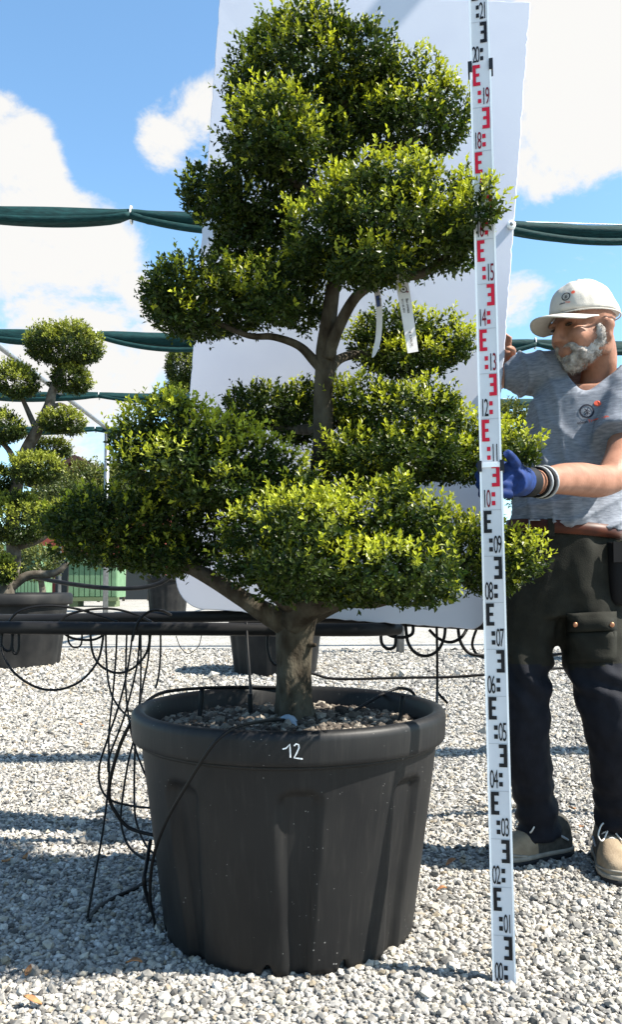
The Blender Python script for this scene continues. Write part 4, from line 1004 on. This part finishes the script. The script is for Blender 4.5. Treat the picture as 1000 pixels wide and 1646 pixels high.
# far tree line that closes the horizon behind the nursery
for i in range(26):
    X = -70 + i * 5.6 + random.Random(i).uniform(-1.5, 1.5); Y = 75 + random.Random(i + 50).uniform(0, 12)
    px = 500 + F_PX * X / Y
    if not (-60 < px < 1060): continue
    h = random.Random(i + 9).uniform(3.0, 4.6); py = 938 - (h - .84) / Y * F_PX
    shrub(px, py + 20, 62, 50, Y, 'dark far tree in the line behind the nursery', 800 + i, leaf=.4, dens=3.2, group='far tree line', young_lit=.25)

def dry_leaves():
    rg = random.Random(3)
    spots = [(305, 1092), (278, 1088), (920, 1305), (830, 1290), (45, 1572), (52, 1622), (815, 1530), (935, 1338), (228, 1202), (40, 1385), (12, 1390), (640, 1500), (710, 1440), (215, 1560), (350, 1220), (130, 1168), (165, 1170), (985, 1290), (725, 1395)]
    for i, (px, py) in enumerate(spots):
        g = on_ground(px, py); s = rg.uniform(.012, .020); a = rg.uniform(0, 6.3); z = .016
        t = np.array([math.cos(a), math.sin(a), 0]); w_ = np.array([-t[1], t[0], 0]); V = []; F = []
        n = 7
        for k in range(n):
            f = k / (n - 1); wd = .48 * s * math.sin(math.pi * min(1, max(.03, f))) ** .8
            c = g + t * s * (2 * f - 1) + np.array([0, 0, z + .006 * math.sin(f * 3.1 + i)])
            V += [c - w_ * wd + np.array([0, 0, .004]), c, c + w_ * wd + np.array([0, 0, .005])]
        for k in range(n - 1):
            for j in range(2): F.append((3 * k + j, 3 * k + j + 1, 3 * k + 4 + j, 3 * k + 3 + j))
        o = mesh_obj('dry_leaf', V, F, M['dry_leaf'], None, True, g)
        sd = o.modifiers.new('t', 'SOLIDIFY'); sd.thickness = .0012
        tag(o, 'small brown curled dry leaf lying on the gravel', 'leaf', 'dry leaves on the gravel')
dry_leaves()

# ------------------------------------------------------------------ the man holding the staff
def ring_at(c, hw, hd, n=28, tilt=0.0, sq=.85, M3=None):
    """Horizontal body section: super-ellipse of half width hw and half depth hd."""
    a = np.linspace(0, 2 * math.pi, n, endpoint=False)
    x = np.sign(np.cos(a)) * np.abs(np.cos(a)) ** sq * hw; y = np.sign(np.sin(a)) * np.abs(np.sin(a)) ** sq * hd
    z = x * tilt
    return np.stack([c[0] + x, c[1] + y, c[2] + z], 1)
def wrinkle(o, fn):
    V = get_co(o); Nn = get_no(o); org = ORIGIN[o.name]
    d = np.array([fn(*(v + org), *n_) for v, n_ in zip(V, Nn)])
    set_co(o, V + Nn * d[:, None])
def nz(x, y, z): return mnoise.noise(Vector((x, y, z)))
def person():
    gx = at(930, 1380, 2.5)[0]
    root = thing('person', (gx, 2.5, 0), 'man in white cap, grey t-shirt and dark work trousers holding the measuring staff', 'person')
    B = lambda px, py, Y: at(px, py, Y)
    # ---------- head frame: turned to the viewer's left and bowed
    fwd = np.array([-.91, -.40, -.20]); fwd /= np.linalg.norm(fwd)
    upv = np.array([-.06, 0, 1.0]); rt = np.cross(fwd, upv); rt /= np.linalg.norm(rt); upv = np.cross(rt, fwd)
    HM = np.stack([rt, fwd, upv], 1); HC = B(940, 530, 2.45)
    H = lambda x, y, z: HC + HM @ np.array([x, y, z])
    body = MB()
    he = lambda c, r, **k: body.ellipsoid(H(*c), r, HM, **k)
    he((0, -.012, .040), (.078, .100, .088)); he((0, .022, -.030), (.066, .078, .085)); he((0, .055, -.088), (.040, .040, .036))
    for sx in (-1, 1):
        he((sx * .036, .068, -.022), (.028, .028, .030)); he((sx * .058, -.002, -.050), (.018, .045, .045))
        he((sx * .034, .082, .028), (.026, .018, .010)); he((sx * .079, -.018, -.022), (.008, .016, .032)); he((sx * .085, -.024, -.010), (.007, .013, .020)); he((sx * .082, -.012, -.046), (.007, .009, .011))
        he((sx * .012, .103, -.030), (.011, .012, .009))
    body.tube([H(0, .090, .026), H(0, .104, .004), H(0, .118, -.020), H(0, .116, -.028)], [.010, .011, .014, .010], 10, 4)
    he((0, .098, -.056), (.024, .010, .007)); he((0, .096, -.067), (.022, .011, .008)); he((0, .086, -.046), (.030, .016, .012))
    # neck
    body.tube([H(0, -.035, -.02), H(0, -.042, -.085), B(962, 606, 2.50), B(966, 640, 2.52)], [.053, .049, .053, .078], 20, 4)
    # trunk and legs (under the clothes)
    body.loft([ring_at(B(952, 625, 2.51), .135, .075), ring_at(B(946, 660, 2.51), .145, .09), ring_at(B(936, 720, 2.51), .138, .09), ring_at(B(918, 800, 2.5), .13, .09), ring_at(B(908, 870, 2.5), .15, .105), ring_at(B(905, 940, 2.5), .15, .10)])
    body.tube([B(862, 930, 2.5), B(852, 1050, 2.5), B(848, 1150, 2.5), B(858, 1260, 2.53), B(866, 1350, 2.55)], [.065, .055, .042, .038, .034], 16, 4)
    body.tube([B(945, 930, 2.5), B(960, 1050, 2.47), B(978, 1140, 2.44), B(990, 1260, 2.46), B(992, 1350, 2.5)], [.065, .058, .044, .038, .034], 16, 4)
    # right arm: behind the board, hand on its edge
    body.tube([B(905, 606, 2.52), B(862, 604, 2.55), B(828, 602, 2.63), B(800, 606, 2.73), B(778, 622, 2.80)], [.044, .041, .041, .044, .042], 16, 4)
    body.tube([B(778, 622, 2.80), B(790, 600, 2.765), B(804, 582, 2.735), B(810, 574, 2.72)], [.042, .040, .032, .028], 14, 4)
    body.ellipsoid(B(812, 569, 2.705), (.030, .020, .042))
    for k, (dx, dz) in enumerate(((-14, -14), (-7, -20), (1, -21), (8, -16))):
        body.tube([B(810 + dx * .5, 562, 2.70), B(811 + dx, 562 + dz * .6, 2.69), B(812 + dx, 556 + dz, 2.675)], [.0095, .0088, .0075], 8, 3)
    body.tube([B(818, 575, 2.70), B(825, 568, 2.66), B(824, 562, 2.61), B(819, 560, 2.583), B(813, 561, 2.578)], [.012, .011, .0105, .0098, .0085], 10, 4)
    # left arm: elbow out, forearm to the staff
    body.tube([B(1014, 632, 2.45), B(1010, 685, 2.38), B(1000, 735, 2.29), B(980, 772, 2.21)], [.052, .052, .048, .043], 18, 4)
    body.tube([B(984, 770, 2.215), B(962, 774, 2.175), B(935, 771, 2.12), B(905, 770, 2.05), B(880, 773, 1.985), B(862, 775, 1.945), B(850, 775, 1.92)], [.040, .044, .045, .040, .033, .029, .027], 18, 4)
    bo = body.build('body', M['skin'], root); bake(bo, .0064, 4)
    # ---------- eyes and brows
    for sx in (-1, 1):
        MB().ellipsoid(H(sx * .033, .089, .012), (.013, .008, .0045), HM).build('eye', M['eye'], root)
    # ---------- beard: a padded shell with short strands
    bb = MB(); be = lambda c, r: bb.ellipsoid(H(*c), r, HM)
    be((0, .084, -.078), (.026, .016, .012)); be((0, .060, -.092), (.040, .041, .030)); be((0, .066, -.106), (.027, .030, .018))
    for sx in (-1, 1):
        be((sx * .036, .048, -.082), (.025, .036, .026)); be((sx * .052, .018, -.066), (.018, .032, .026)); be((sx * .068, .008, -.036), (.0145, .018, .036)); be((sx * .062, .012, -.056), (.017, .026, .022)); be((sx * .018, .092, -.046), (.021, .012, .008)); be((sx * .034, .078, -.060), (.012, .014, .022))
    bd = bb.build('beard', M['beard'], root); bake(bd, .005, 3)
    wrinkle(bd, lambda x, y, z, a, b, c: .004 * nz(x * 90, y * 90, z * 60) + .0025 * nz(x * 220, y * 220, z * 120))
    rg = np.random.default_rng(4); V0 = get_co(bd) + ORIGIN[bd.name]; N0 = get_no(bd); V = []; T = []; q = []
    for i in rg.choice(len(V0), 3800):
        n_ = N0[i] * .55 + np.array([0, 0, -.65]) + fwd * .1 + rg.normal(size=3) * .35; n_ /= np.linalg.norm(n_)
        sd = np.cross(n_, rg.normal(size=3)); sd /= np.linalg.norm(sd); l = rg.uniform(.004, .010); b_ = len(V)
        V += [V0[i] - sd * .0007, V0[i] + sd * .0007, V0[i] + n_ * l]; T.append((b_, b_ + 1, b_ + 2))
    st = tri_obj('beard_hair', V, T, M['beard'], bd); tag(st, kind='stuff')
    # ---------- cap
    crown = MB(); rings = []
    for k in range(13):
        t = k / 12 * math.pi / 2 * .985; rr = math.cos(t) ** .82; zz = .030 + .118 * math.sin(t)
        c = []
        for a in np.linspace(0, 2 * math.pi, 48, endpoint=False):
            g = 1 + .012 * math.sin(a * 6) * rr - .02 * max(0, math.sin(a)) * (1 - rr)
            c.append(H(.0885 * rr * g * math.cos(a), -.010 + .113 * rr * g * math.sin(a) , zz + .016 * math.sin(a) * (1 - k / 12)))
        rings.append(c)
    crown.loft(rings)
    cr = crown.build('cap', M['cap'], root); bake(cr, None, 0, 1)
    wrinkle(cr, lambda x, y, z, a, b, c: .0035 * nz(x * 22, y * 22, z * 22) + .0016 * nz(x * 60, y * 60, z * 30))
    bm_ = MB(); up_r, lo_r = [], []
    nu, nv = 17, 7; V = []; F = []
    for lay in (0, 1):
        for j in range(nv):
            v = j / (nv - 1)
            for i in range(nu):
                a = (i / (nu - 1) - .5) * R(150)
                r0x, r0y = .0875, .108; ext = .083 * math.cos(a * .62) ** .8 * v
                x = math.sin(a) * (r0x + ext * .12); y = -.010 + math.cos(a) * r0y + ext
                z = .049 - .42 * x * x / .1 + .06 * ext - 1.2 * ext * ext - lay * .004
                V.append(H(x, y, z))
    for j in range(nv - 1):
        for i in range(nu - 1):
            a = j * nu + i; o_ = nu * nv
            F += [(a, a + 1, a + nu + 1, a + nu), (o_ + a, o_ + a + nu, o_ + a + nu + 1, o_ + a + 1)]
    for i in range(nu - 1):
        a = (nv - 1) * nu + i; F.append((a, a + 1, a + 1 + nu * nv, a + nu * nv)); F.append((i + 1, i, i + nu * nv, i + 1 + nu * nv))
    for j in range(nv - 1):
        for e in (0, nu - 1):
            a = j * nu + e; F.append((a, a + nu, a + nu + nu * nv, a + nu * nv))
    bm_.add(V, F); bm_.build('brim', M['cap'], cr)
    MB().ellipsoid(H(0, -.010, .149), (.008, .008, .004), HM).build('cap_button', M['cap'], cr)
    MB().tube([H(.0885 * math.cos(a) * 1.004, -.010 + .113 * math.sin(a) * 1.004, 0.034 + .0155 * math.sin(a)) for a in np.linspace(0, 2 * math.pi, 40, endpoint=False)], .0022, 6, 1, closed=True).build('cap_seam', M['cap'], cr)
    # logo print on the cap front-left panel
    bv = bvh_of(cr)
    lx, ly = H(-.040, .09, .098), None
    ln = HM @ np.array([-.50, .76, .42]); ln /= np.linalg.norm(ln); lu = np.cross([0, 0, 1], ln); lu /= np.linalg.norm(lu); lv = np.cross(ln, lu)
    def logo(parent, bv, o_, u_, v_, s, nm):
        ringp = stroke2d(circle2d((0, 0), 1, 28), .26, True)
        tree = [stroke2d([(0, -.6), (0, .1)], .16), stroke2d([(-.45, -.15), (0, .12), (.45, -.15)], .15), stroke2d([(-.3, .45), (0, .1), (.32, .5)], .14), stroke2d([(-.38, -.55), (0, -.1), (.38, -.55)], .13)]
        decal(nm + '_emblem', (lambda r_: (r_[0] * s, r_[1]))(join2d([ringp] + tree)), o_, u_, v_, bv, M['navy'], parent)
        d_ = disc2d((1.75, .95), .48, 14); decal(nm + '_dot', (d_[0] * s, d_[1]), o_, u_, v_, bv, M['orange'], parent)
        t1 = text_mesh('udenn', 1, .95, bold=.02); t2 = text_mesh('Tree', 1, .95, bold=.02)
        w1 = t1[0][:, 0].max(); k = s * .66
        f1 = (t1[0] * k + np.array([-1.7 * s, -1.85 * s]), t1[1]); f2 = (t2[0] * k + np.array([-1.7 * s + w1 * k + .08 * s, -1.85 * s]), t2[1])
        decal(nm + '_text', f1, o_, u_, v_, bv, M['navy'], parent); decal(nm + '_text', f2, o_, u_, v_, bv, M['orange'], parent)
    logo(cr, bv, lx, lu, lv, .0115, 'logo')
    # ---------- t-shirt
    sh = MB()
    lv_ = [(595, 958, .070, .062, 2.51), (608, 955, .110, .078, 2.515), (622, 950, .165, .10, 2.515), (645, 946, .180, .118, 2.515), (690, 940, .178, .124, 2.51), (740, 931, .168, .122, 2.50), (790, 920, .162, .120, 2.50), (825, 911, .168, .130, 2.50), (849, 906, .174, .136, 2.50)]
    sh.loft([ring_at(B(cx, py, Y), hw, hd, 36, tilt=(-.10 if py > 780 else 0)) for py, cx, hw, hd, Y in lv_])
    sh.tube([B(930, 622, 2.52), B(890, 604, 2.53), B(862, 602, 2.555), B(836, 602, 2.615)], [.082, .078, .072, .070], 20, 5)
    sh.tube([B(985, 622, 2.50), B(1008, 645, 2.44), B(1000, 690, 2.365), B(994, 712, 2.325)], [.090, .086, .080, .078], 20, 5)
    so2 = sh.build('t_shirt', M['shirt'], root); bake(so2, .0075, 4)
    V = get_co(so2) + ORIGIN[so2.name]
    # V neck opening: press the cloth back below the skin at the throat
    def crease(t): return (1 - abs(math.sin(t))) ** 2.2
    def shirt_fold(x, y, z, a, b, c):
        w_ = nz(x * 4, y * 4, z * 3)
        f = .010 * nz(x * 13, y * 9, z * 6) + .004 * nz(x * 30, y * 20, z * 14)
        left = max(0, 1 - abs(x - .66) / .16)
        f += .015 * left * (crease(x * 62 + 2.2 * w_ + z * 4) - .3)                       # drapes hanging from the raised arm
        f += .010 * max(0, 1 - abs(z - 1.22) / .3) * (crease((x * .75 + z * .66) * 34 + 2.5 * w_) - .3) * (.4 + .6 * max(0, nz(x * 5 + 7, 0, z * 5) + .5))
        f += .013 * max(0, 1 - abs(z - 1.03) / .12) * (crease((x * .35 - z) * 40 + 3 * w_) - .3)      # bunching above the belt
        return f * (1 - .9 * math.exp(-((x - LG[0]) ** 2 + (z - LG[2]) ** 2) / .011))
    LG = B(955, 664, 2.38)
    wrinkle(so2, shirt_fold)
    # cut the collar: remove faces inside a V around the neck
    bm = bmesh.new(); bm.from_mesh(so2.data); org = Vector(ORIGIN[so2.name])
    vt = Vector(B(938, 632, 2.4)); nk = Vector(B(960, 600, 2.5))
    kill = []
    for f in bm.faces:
        p = f.calc_center_median() + org
        rad = math.hypot((p.x - nk.x), (p.y - nk.y))
        dz = p.z - vt.z
        wv = .012 + dz * .80
        if (p.y < nk.y + .02 and dz > 0 and abs(p.x - (vt.x + dz * .45)) < wv and wv < .2 and rad < .125) or (rad < .066 and p.z > nk.z - .02): kill.append(f)
    bmesh.ops.delete(bm, geom=kill, context='FACES')
    for _ in range(30):
        new = {}
        for v in bm.verts:
            nb = [e.other_vert(v) for e in v.link_edges if e.is_boundary]
            if len(nb) == 2: new[v] = v.co * .4 + (nb[0].co + nb[1].co) * .3
        for v, c in new.items(): v.co = c
    edge_loop = [v.co.copy() for v in bm.verts if any(e.is_boundary for e in v.link_edges)]
    bm.to_mesh(so2.data); bm.free(); so2.data.update()
    m_ = so2.modifiers.new('t', 'SOLIDIFY'); m_.thickness = .003; m_.offset = -1; bake(so2)
    bv = bvh_of(so2)
    p = B(946, 660, 2.38); logo(so2, bv, p, (1, .10, .16), (-.10, -.05, 1), .0185, 'logo')
    # ---------- trousers
    tr = MB()
    tr.loft([ring_at(B(906, 832, 2.50), .157, .117, 32, tilt=-.08), ring_at(B(905, 862, 2.50), .160, .120, 32, tilt=-.08), ring_at(B(906, 900, 2.50), .172, .125, 32), ring_at(B(908, 950, 2.50), .178, .122, 32), ring_at(B(906, 990, 2.50), .168, .11, 32)])
    tr.tube([B(862, 940, 2.50), B(846, 1010, 2.50), B(841, 1080, 2.49), B(842, 1150, 2.48), B(848, 1220, 2.50), B(858, 1280, 2.53), B(864, 1336, 2.55)], [.104, .094, .084, .076, .070, .066, .066], 22, 6)
    tr.tube([B(948, 940, 2.50), B(952, 1010, 2.47), B(964, 1080, 2.44), B(982, 1140, 2.41), B(990, 1200, 2.42), B(996, 1270, 2.46), B(998, 1340, 2.49)], [.106, .102, .093, .084, .078, .072, .070], 22, 6)
    # cargo pocket bulge
    pk = B(955, 1022, 2.385); tr.box(pk, (.055, .022, .05), np.array([[1, .25, 0], [-.25, 1, 0], [0, 0, 1]]))
    t_ = tr.build('trousers', [M['olive'], M['dark_navy']], root); bake(t_, .008, 4)
    def pant(x, y, z, a, b, c):
        lowf = max(0, 1 - z / .32)
        f = .010 * nz(x * 12, y * 12, z * 7) + .005 * nz(x * 30, y * 30, z * 18)
        f += .009 * lowf * math.sin(z * 95 + 6 * nz(x * 6, y * 6, z * 5))
        kn = max(0, 1 - abs(z - .56) / .14); f += .009 * kn * math.sin(z * 60 + x * 55 + 4 * nz(x * 8, y * 8, z * 8))
        return f
    wrinkle(t_, pant)
    mats = np.array([1 if (p.center[2] < .60 + .02 * nz(p.center[0] * 8, 0, 0)) else 0 for p in t_.data.polygons], np.int32)
    t_.data.polygons.foreach_set('material_index', mats)
    bvt = bvh_of(t_)
    # pocket flap with buttons
    def patch(x0, x1, y0, y1, nm, m, off, nx=8, ny=5, n_=(0, -1, 0)):
        V = []; F = []
        for j in range(ny + 1):
            for i in range(nx + 1):
                p = B(x0 + (x1 - x0) * i / nx, y0 + (y1 - y0) * j / ny + (x0 + (x1 - x0) * i / nx - x0) * -.04, 2.2)
                d = p - np.array([0, 0, CAM_H]); d /= np.linalg.norm(d)
                h = bvt.ray_cast(Vector(p), Vector(d), 1.0)
                V.append((np.array(h[0]) - d * off) if h[0] is not None else p + d * .2)
        for j in range(ny):
            for i in range(nx): a = j * (nx + 1) + i; F.append((a, a + 1, a + nx + 2, a + nx + 1))
        o = mesh_obj(nm, V, F, m, t_); s_ = o.modifiers.new('t', 'SOLIDIFY'); s_.thickness = .004; s_.offset = -1
        return o
    patch(912, 990, 986, 1016, 'pocket_flap', M['olive'], .008)
    patch(912, 990, 1018, 1066, 'pocket_bag', M['olive'], .004)
    for px in (925, 984):
        p = B(px, 1004, 2.2); d = p - np.array([0, 0, CAM_H]); d /= np.linalg.norm(d); h = bvt.ray_cast(Vector(p), Vector(d), 1)
        q = np.array(h[0]) - d * .011 if h[0] is not None else p
        MB().ellipsoid(q, (.0075, .003, .0075)).build('pocket_button', M['brass'], t_)
    # belt
    bl = MB(); rr_ = []
    for dz in (-.019, .019):
        rr_.append(ring_at(B(905, 853, 2.50) + np.array([0, 0, dz]), .1665, .1265, 48, tilt=-.08))
    V = np.concatenate([rr_[0], rr_[1], rr_[1] * 1.0 - 0, rr_[0]]); 
    blt = MB(); blt.loft(rr_, cap=False); be_ = blt.build('belt', M['belt'], root); m_ = be_.modifiers.new('t', 'SOLIDIFY'); m_.thickness = .004; m_.offset = 1
    for px, py in ((885, 848), (972, 862)):
        p = B(px, py, 2.385 if px < 930 else 2.41); MB().box(p, (.009, .010, .026)).build('belt_loop', M['olive'], be_, False)
    pb = B(862, 848, 2.39); 
    MB().tube([pb + np.array(v) for v in ((-.02, 0, -.022), (.02, 0, -.022), (.02, 0, .022), (-.02, 0, .022))], .003, 6, 1, closed=True, smooth=False).build('buckle', M['steel'], be_)
    # pouch on the hip
    pp = B(1000, 918, 2.42)
    mbp = MB(); mbp.loft([ring_at(pp + np.array([0, 0, z]), w_, d_, 20, sq=.5) for z, w_, d_ in ((-.10, .034, .03), (-.085, .044, .042), (.0, .050, .048), (.07, .052, .048), (.085, .05, .046))])
    po = mbp.build('tool_pouch', M['pouch'], root)
    MB().box(pp + np.array([0, -.052, .055]), (.045, .004, .030)).build('pouch_flap', M['pouch'], po, False)
    # ---------- glove and wrist bands
    gl = MB(); hand = staff_pt(.0, -.05, 1.06); wr = B(858, 775, 1.935)
    kn = staff_pt(.045, -.062, 1.068)
    gl.tube([wr, B(846, 774, 1.915), (B(838, 774, 1.90) + kn) / 2, kn], [.032, .034, .036, .030], 16, 4)
    for k in range(4):
        h = 1.105 - k * .021; ln_ = (.9, 1, .97, .82)[k]
        gl.tube([kn + np.array([0, .005, (1.5 - k) * .019]), staff_pt(.018, -.050, h), staff_pt(-.012 * ln_, -.045, h), staff_pt(-.032 * ln_, -.030, h - .003)], [.0115, .0108, .010, .0088], 10, 4)
    gl.tube([B(842, 766, 1.905), staff_pt(.050, -.045, 1.11), staff_pt(.040, -.020, 1.12), staff_pt(.034, -.008, 1.125)], [.014, .0125, .011, .009], 10, 4)
    g_ = gl.build('glove', M['glove_blue'], root); bake(g_, .004, 3)
    def cuff(px0, px1, r_, nm, m, par):
        MB().tube([B(px0, 775, 1.945 + (px0 - 862) * .0022), B((px0 + px1) / 2, 775, 1.945 + ((px0 + px1) / 2 - 862) * .0022), B(px1, 775, 1.945 + (px1 - 862) * .0022)], [r_ * .97, r_, r_ * .98], 20, 3).build(nm, m, par)
    cuff(838, 852, .0365, 'glove_strap', M['glove_black'], g_)
    for px, m in ((862, 'glove_black'), (866, 'band_grey'), (870, 'glove_black'), (874, 'band_grey')):
        c = B(px, 775, 1.945 + (px - 862) * .0024); ax_ = B(880, 773, 1.985) - B(850, 775, 1.92); ax_ /= np.linalg.norm(ax_)
        u_ = np.cross(ax_, [0, 0, 1]); u_ /= np.linalg.norm(u_); v_ = np.cross(u_, ax_)
        rr2 = .0345 + (px - 862) * .0003
        MB().tube([c + rr2 * (math.cos(a) * u_ + math.sin(a) * v_) for a in np.linspace(0, 2 * math.pi, 22, endpoint=False)], .0035, 8, 1, closed=True).build('wristband', M[m], root)
    # ---------- shoes
    def shoe(heel, toe, nm_label, seed):
        heel = np.array([heel[0], heel[1], 0]); toe = np.array([toe[0], toe[1], 0]); f = toe - heel; Ls = np.linalg.norm(f); f /= Ls; s_ = np.array([-f[1], f[0], 0])
        P = lambda x, y, z: heel + f * x * Ls + s_ * y + np.array([0, 0, z])
        def sect(x, w_, h, z0=.022, n=24, top=1.0):
            c = []
            for a in np.linspace(0, 2 * math.pi, n, endpoint=False):
                ca, sa = math.cos(a), math.sin(a)
                yy = w_ * np.sign(ca) * abs(ca) ** .75; zz = z0 + (h * (max(sa, 0) ** .85) if sa > 0 else -.012 * abs(sa))
                c.append(P(x, yy, zz))
            return c
        up = MB(); up.loft([sect(-.02, .022, .070), sect(.02, .034, .100), sect(.12, .038, .112), sect(.28, .038, .112), sect(.40, .040, .100), sect(.52, .044, .080), sect(.66, .049, .066), sect(.80, .050, .057), sect(.91, .044, .048), sect(.975, .030, .036), sect(1.0, .010, .020)])
        u_ = up.build('shoe', [M['shoe'], M['shoe_grey']], root); bake(u_, None, 0, 1)
        wrinkle(u_, lambda x, y, z, a, b, c: .0025 * nz(x * 40, y * 40, z * 40))
        mi = np.array([1 if (np.dot((np.array(p.center) + ORIGIN[u_.name] - heel), f) < .50 * Ls) else 0 for p in u_.data.polygons], np.int32); u_.data.polygons.foreach_set('material_index', mi)
        def sole(z0, z1, k, nm, m, x0=-.03, x1=1.015):
            o1 = []
            for x, w_ in ((x0, .018), (x0 + .02, .030), (.12, .039), (.35, .040), (.52, .045), (.68, .051), (.82, .051), (.92, .044), (.985, .028), (x1, .008)): o1.append((x, w_ * k))
            loop = [(x, w_) for x, w_ in o1] + [(x, -w_) for x, w_ in reversed(o1)]
            MB().loft([[P(x, y, z0) for x, y in loop], [P(x, y, (z0 + z1) / 2) * 1.0 for x, y in loop], [P(x, y, z1) for x, y in loop]]).build(nm, m, u_)
        sole(.002, .018, 1.02, 'sole', M['sole_dark']); sole(.018, .030, 1.05, 'midsole', M['sole'])
        # toe guard ridge and laces
        MB().tube([P(.70, .051, .030), P(.84, .047, .036), P(.955, .028, .040), P(.99, 0, .040), P(.955, -.028, .040), P(.84, -.047, .036), P(.70, -.051, .030)], .0035, 8, 5).build('toe_guard', M['sole'], u_)
        for i, x in enumerate((.38, .46, .54, .62)):
            h = (.128, .112, .096, .084)[i] + .002; w2 = (.022, .024, .026, .026)[i]
            MB().tube([P(x, w2, h - .014), P(x + .02, 0, h + .001), P(x, -w2, h - .014)], .0028, 6, 5).build('lace', M['lace'], u_)
        for sg in (1, -1):
            MB().tube([P(.42, 0, .126), P(.47, sg * .022, .132), P(.58, sg * .040, .108), P(.60, sg * .030, .092), P(.50, sg * .010, .112), P(.43, 0, .124)], .0024, 6, 5).build('lace', M['lace'], u_)
        # dark side stripe
        for sg in (1, -1):
            MB().tube([P(.10, sg * .039, .055), P(.25, sg * .041, .075), P(.40, sg * .040, .060)], .0035, 6, 4).build('side_trim', M['band_grey'], u_)
        return u_
    shoe((.800, 2.585), (.548, 2.475), 'a', 1)
    shoe((.905, 2.565), (.862, 2.300), 'b', 2)
    return root
person()
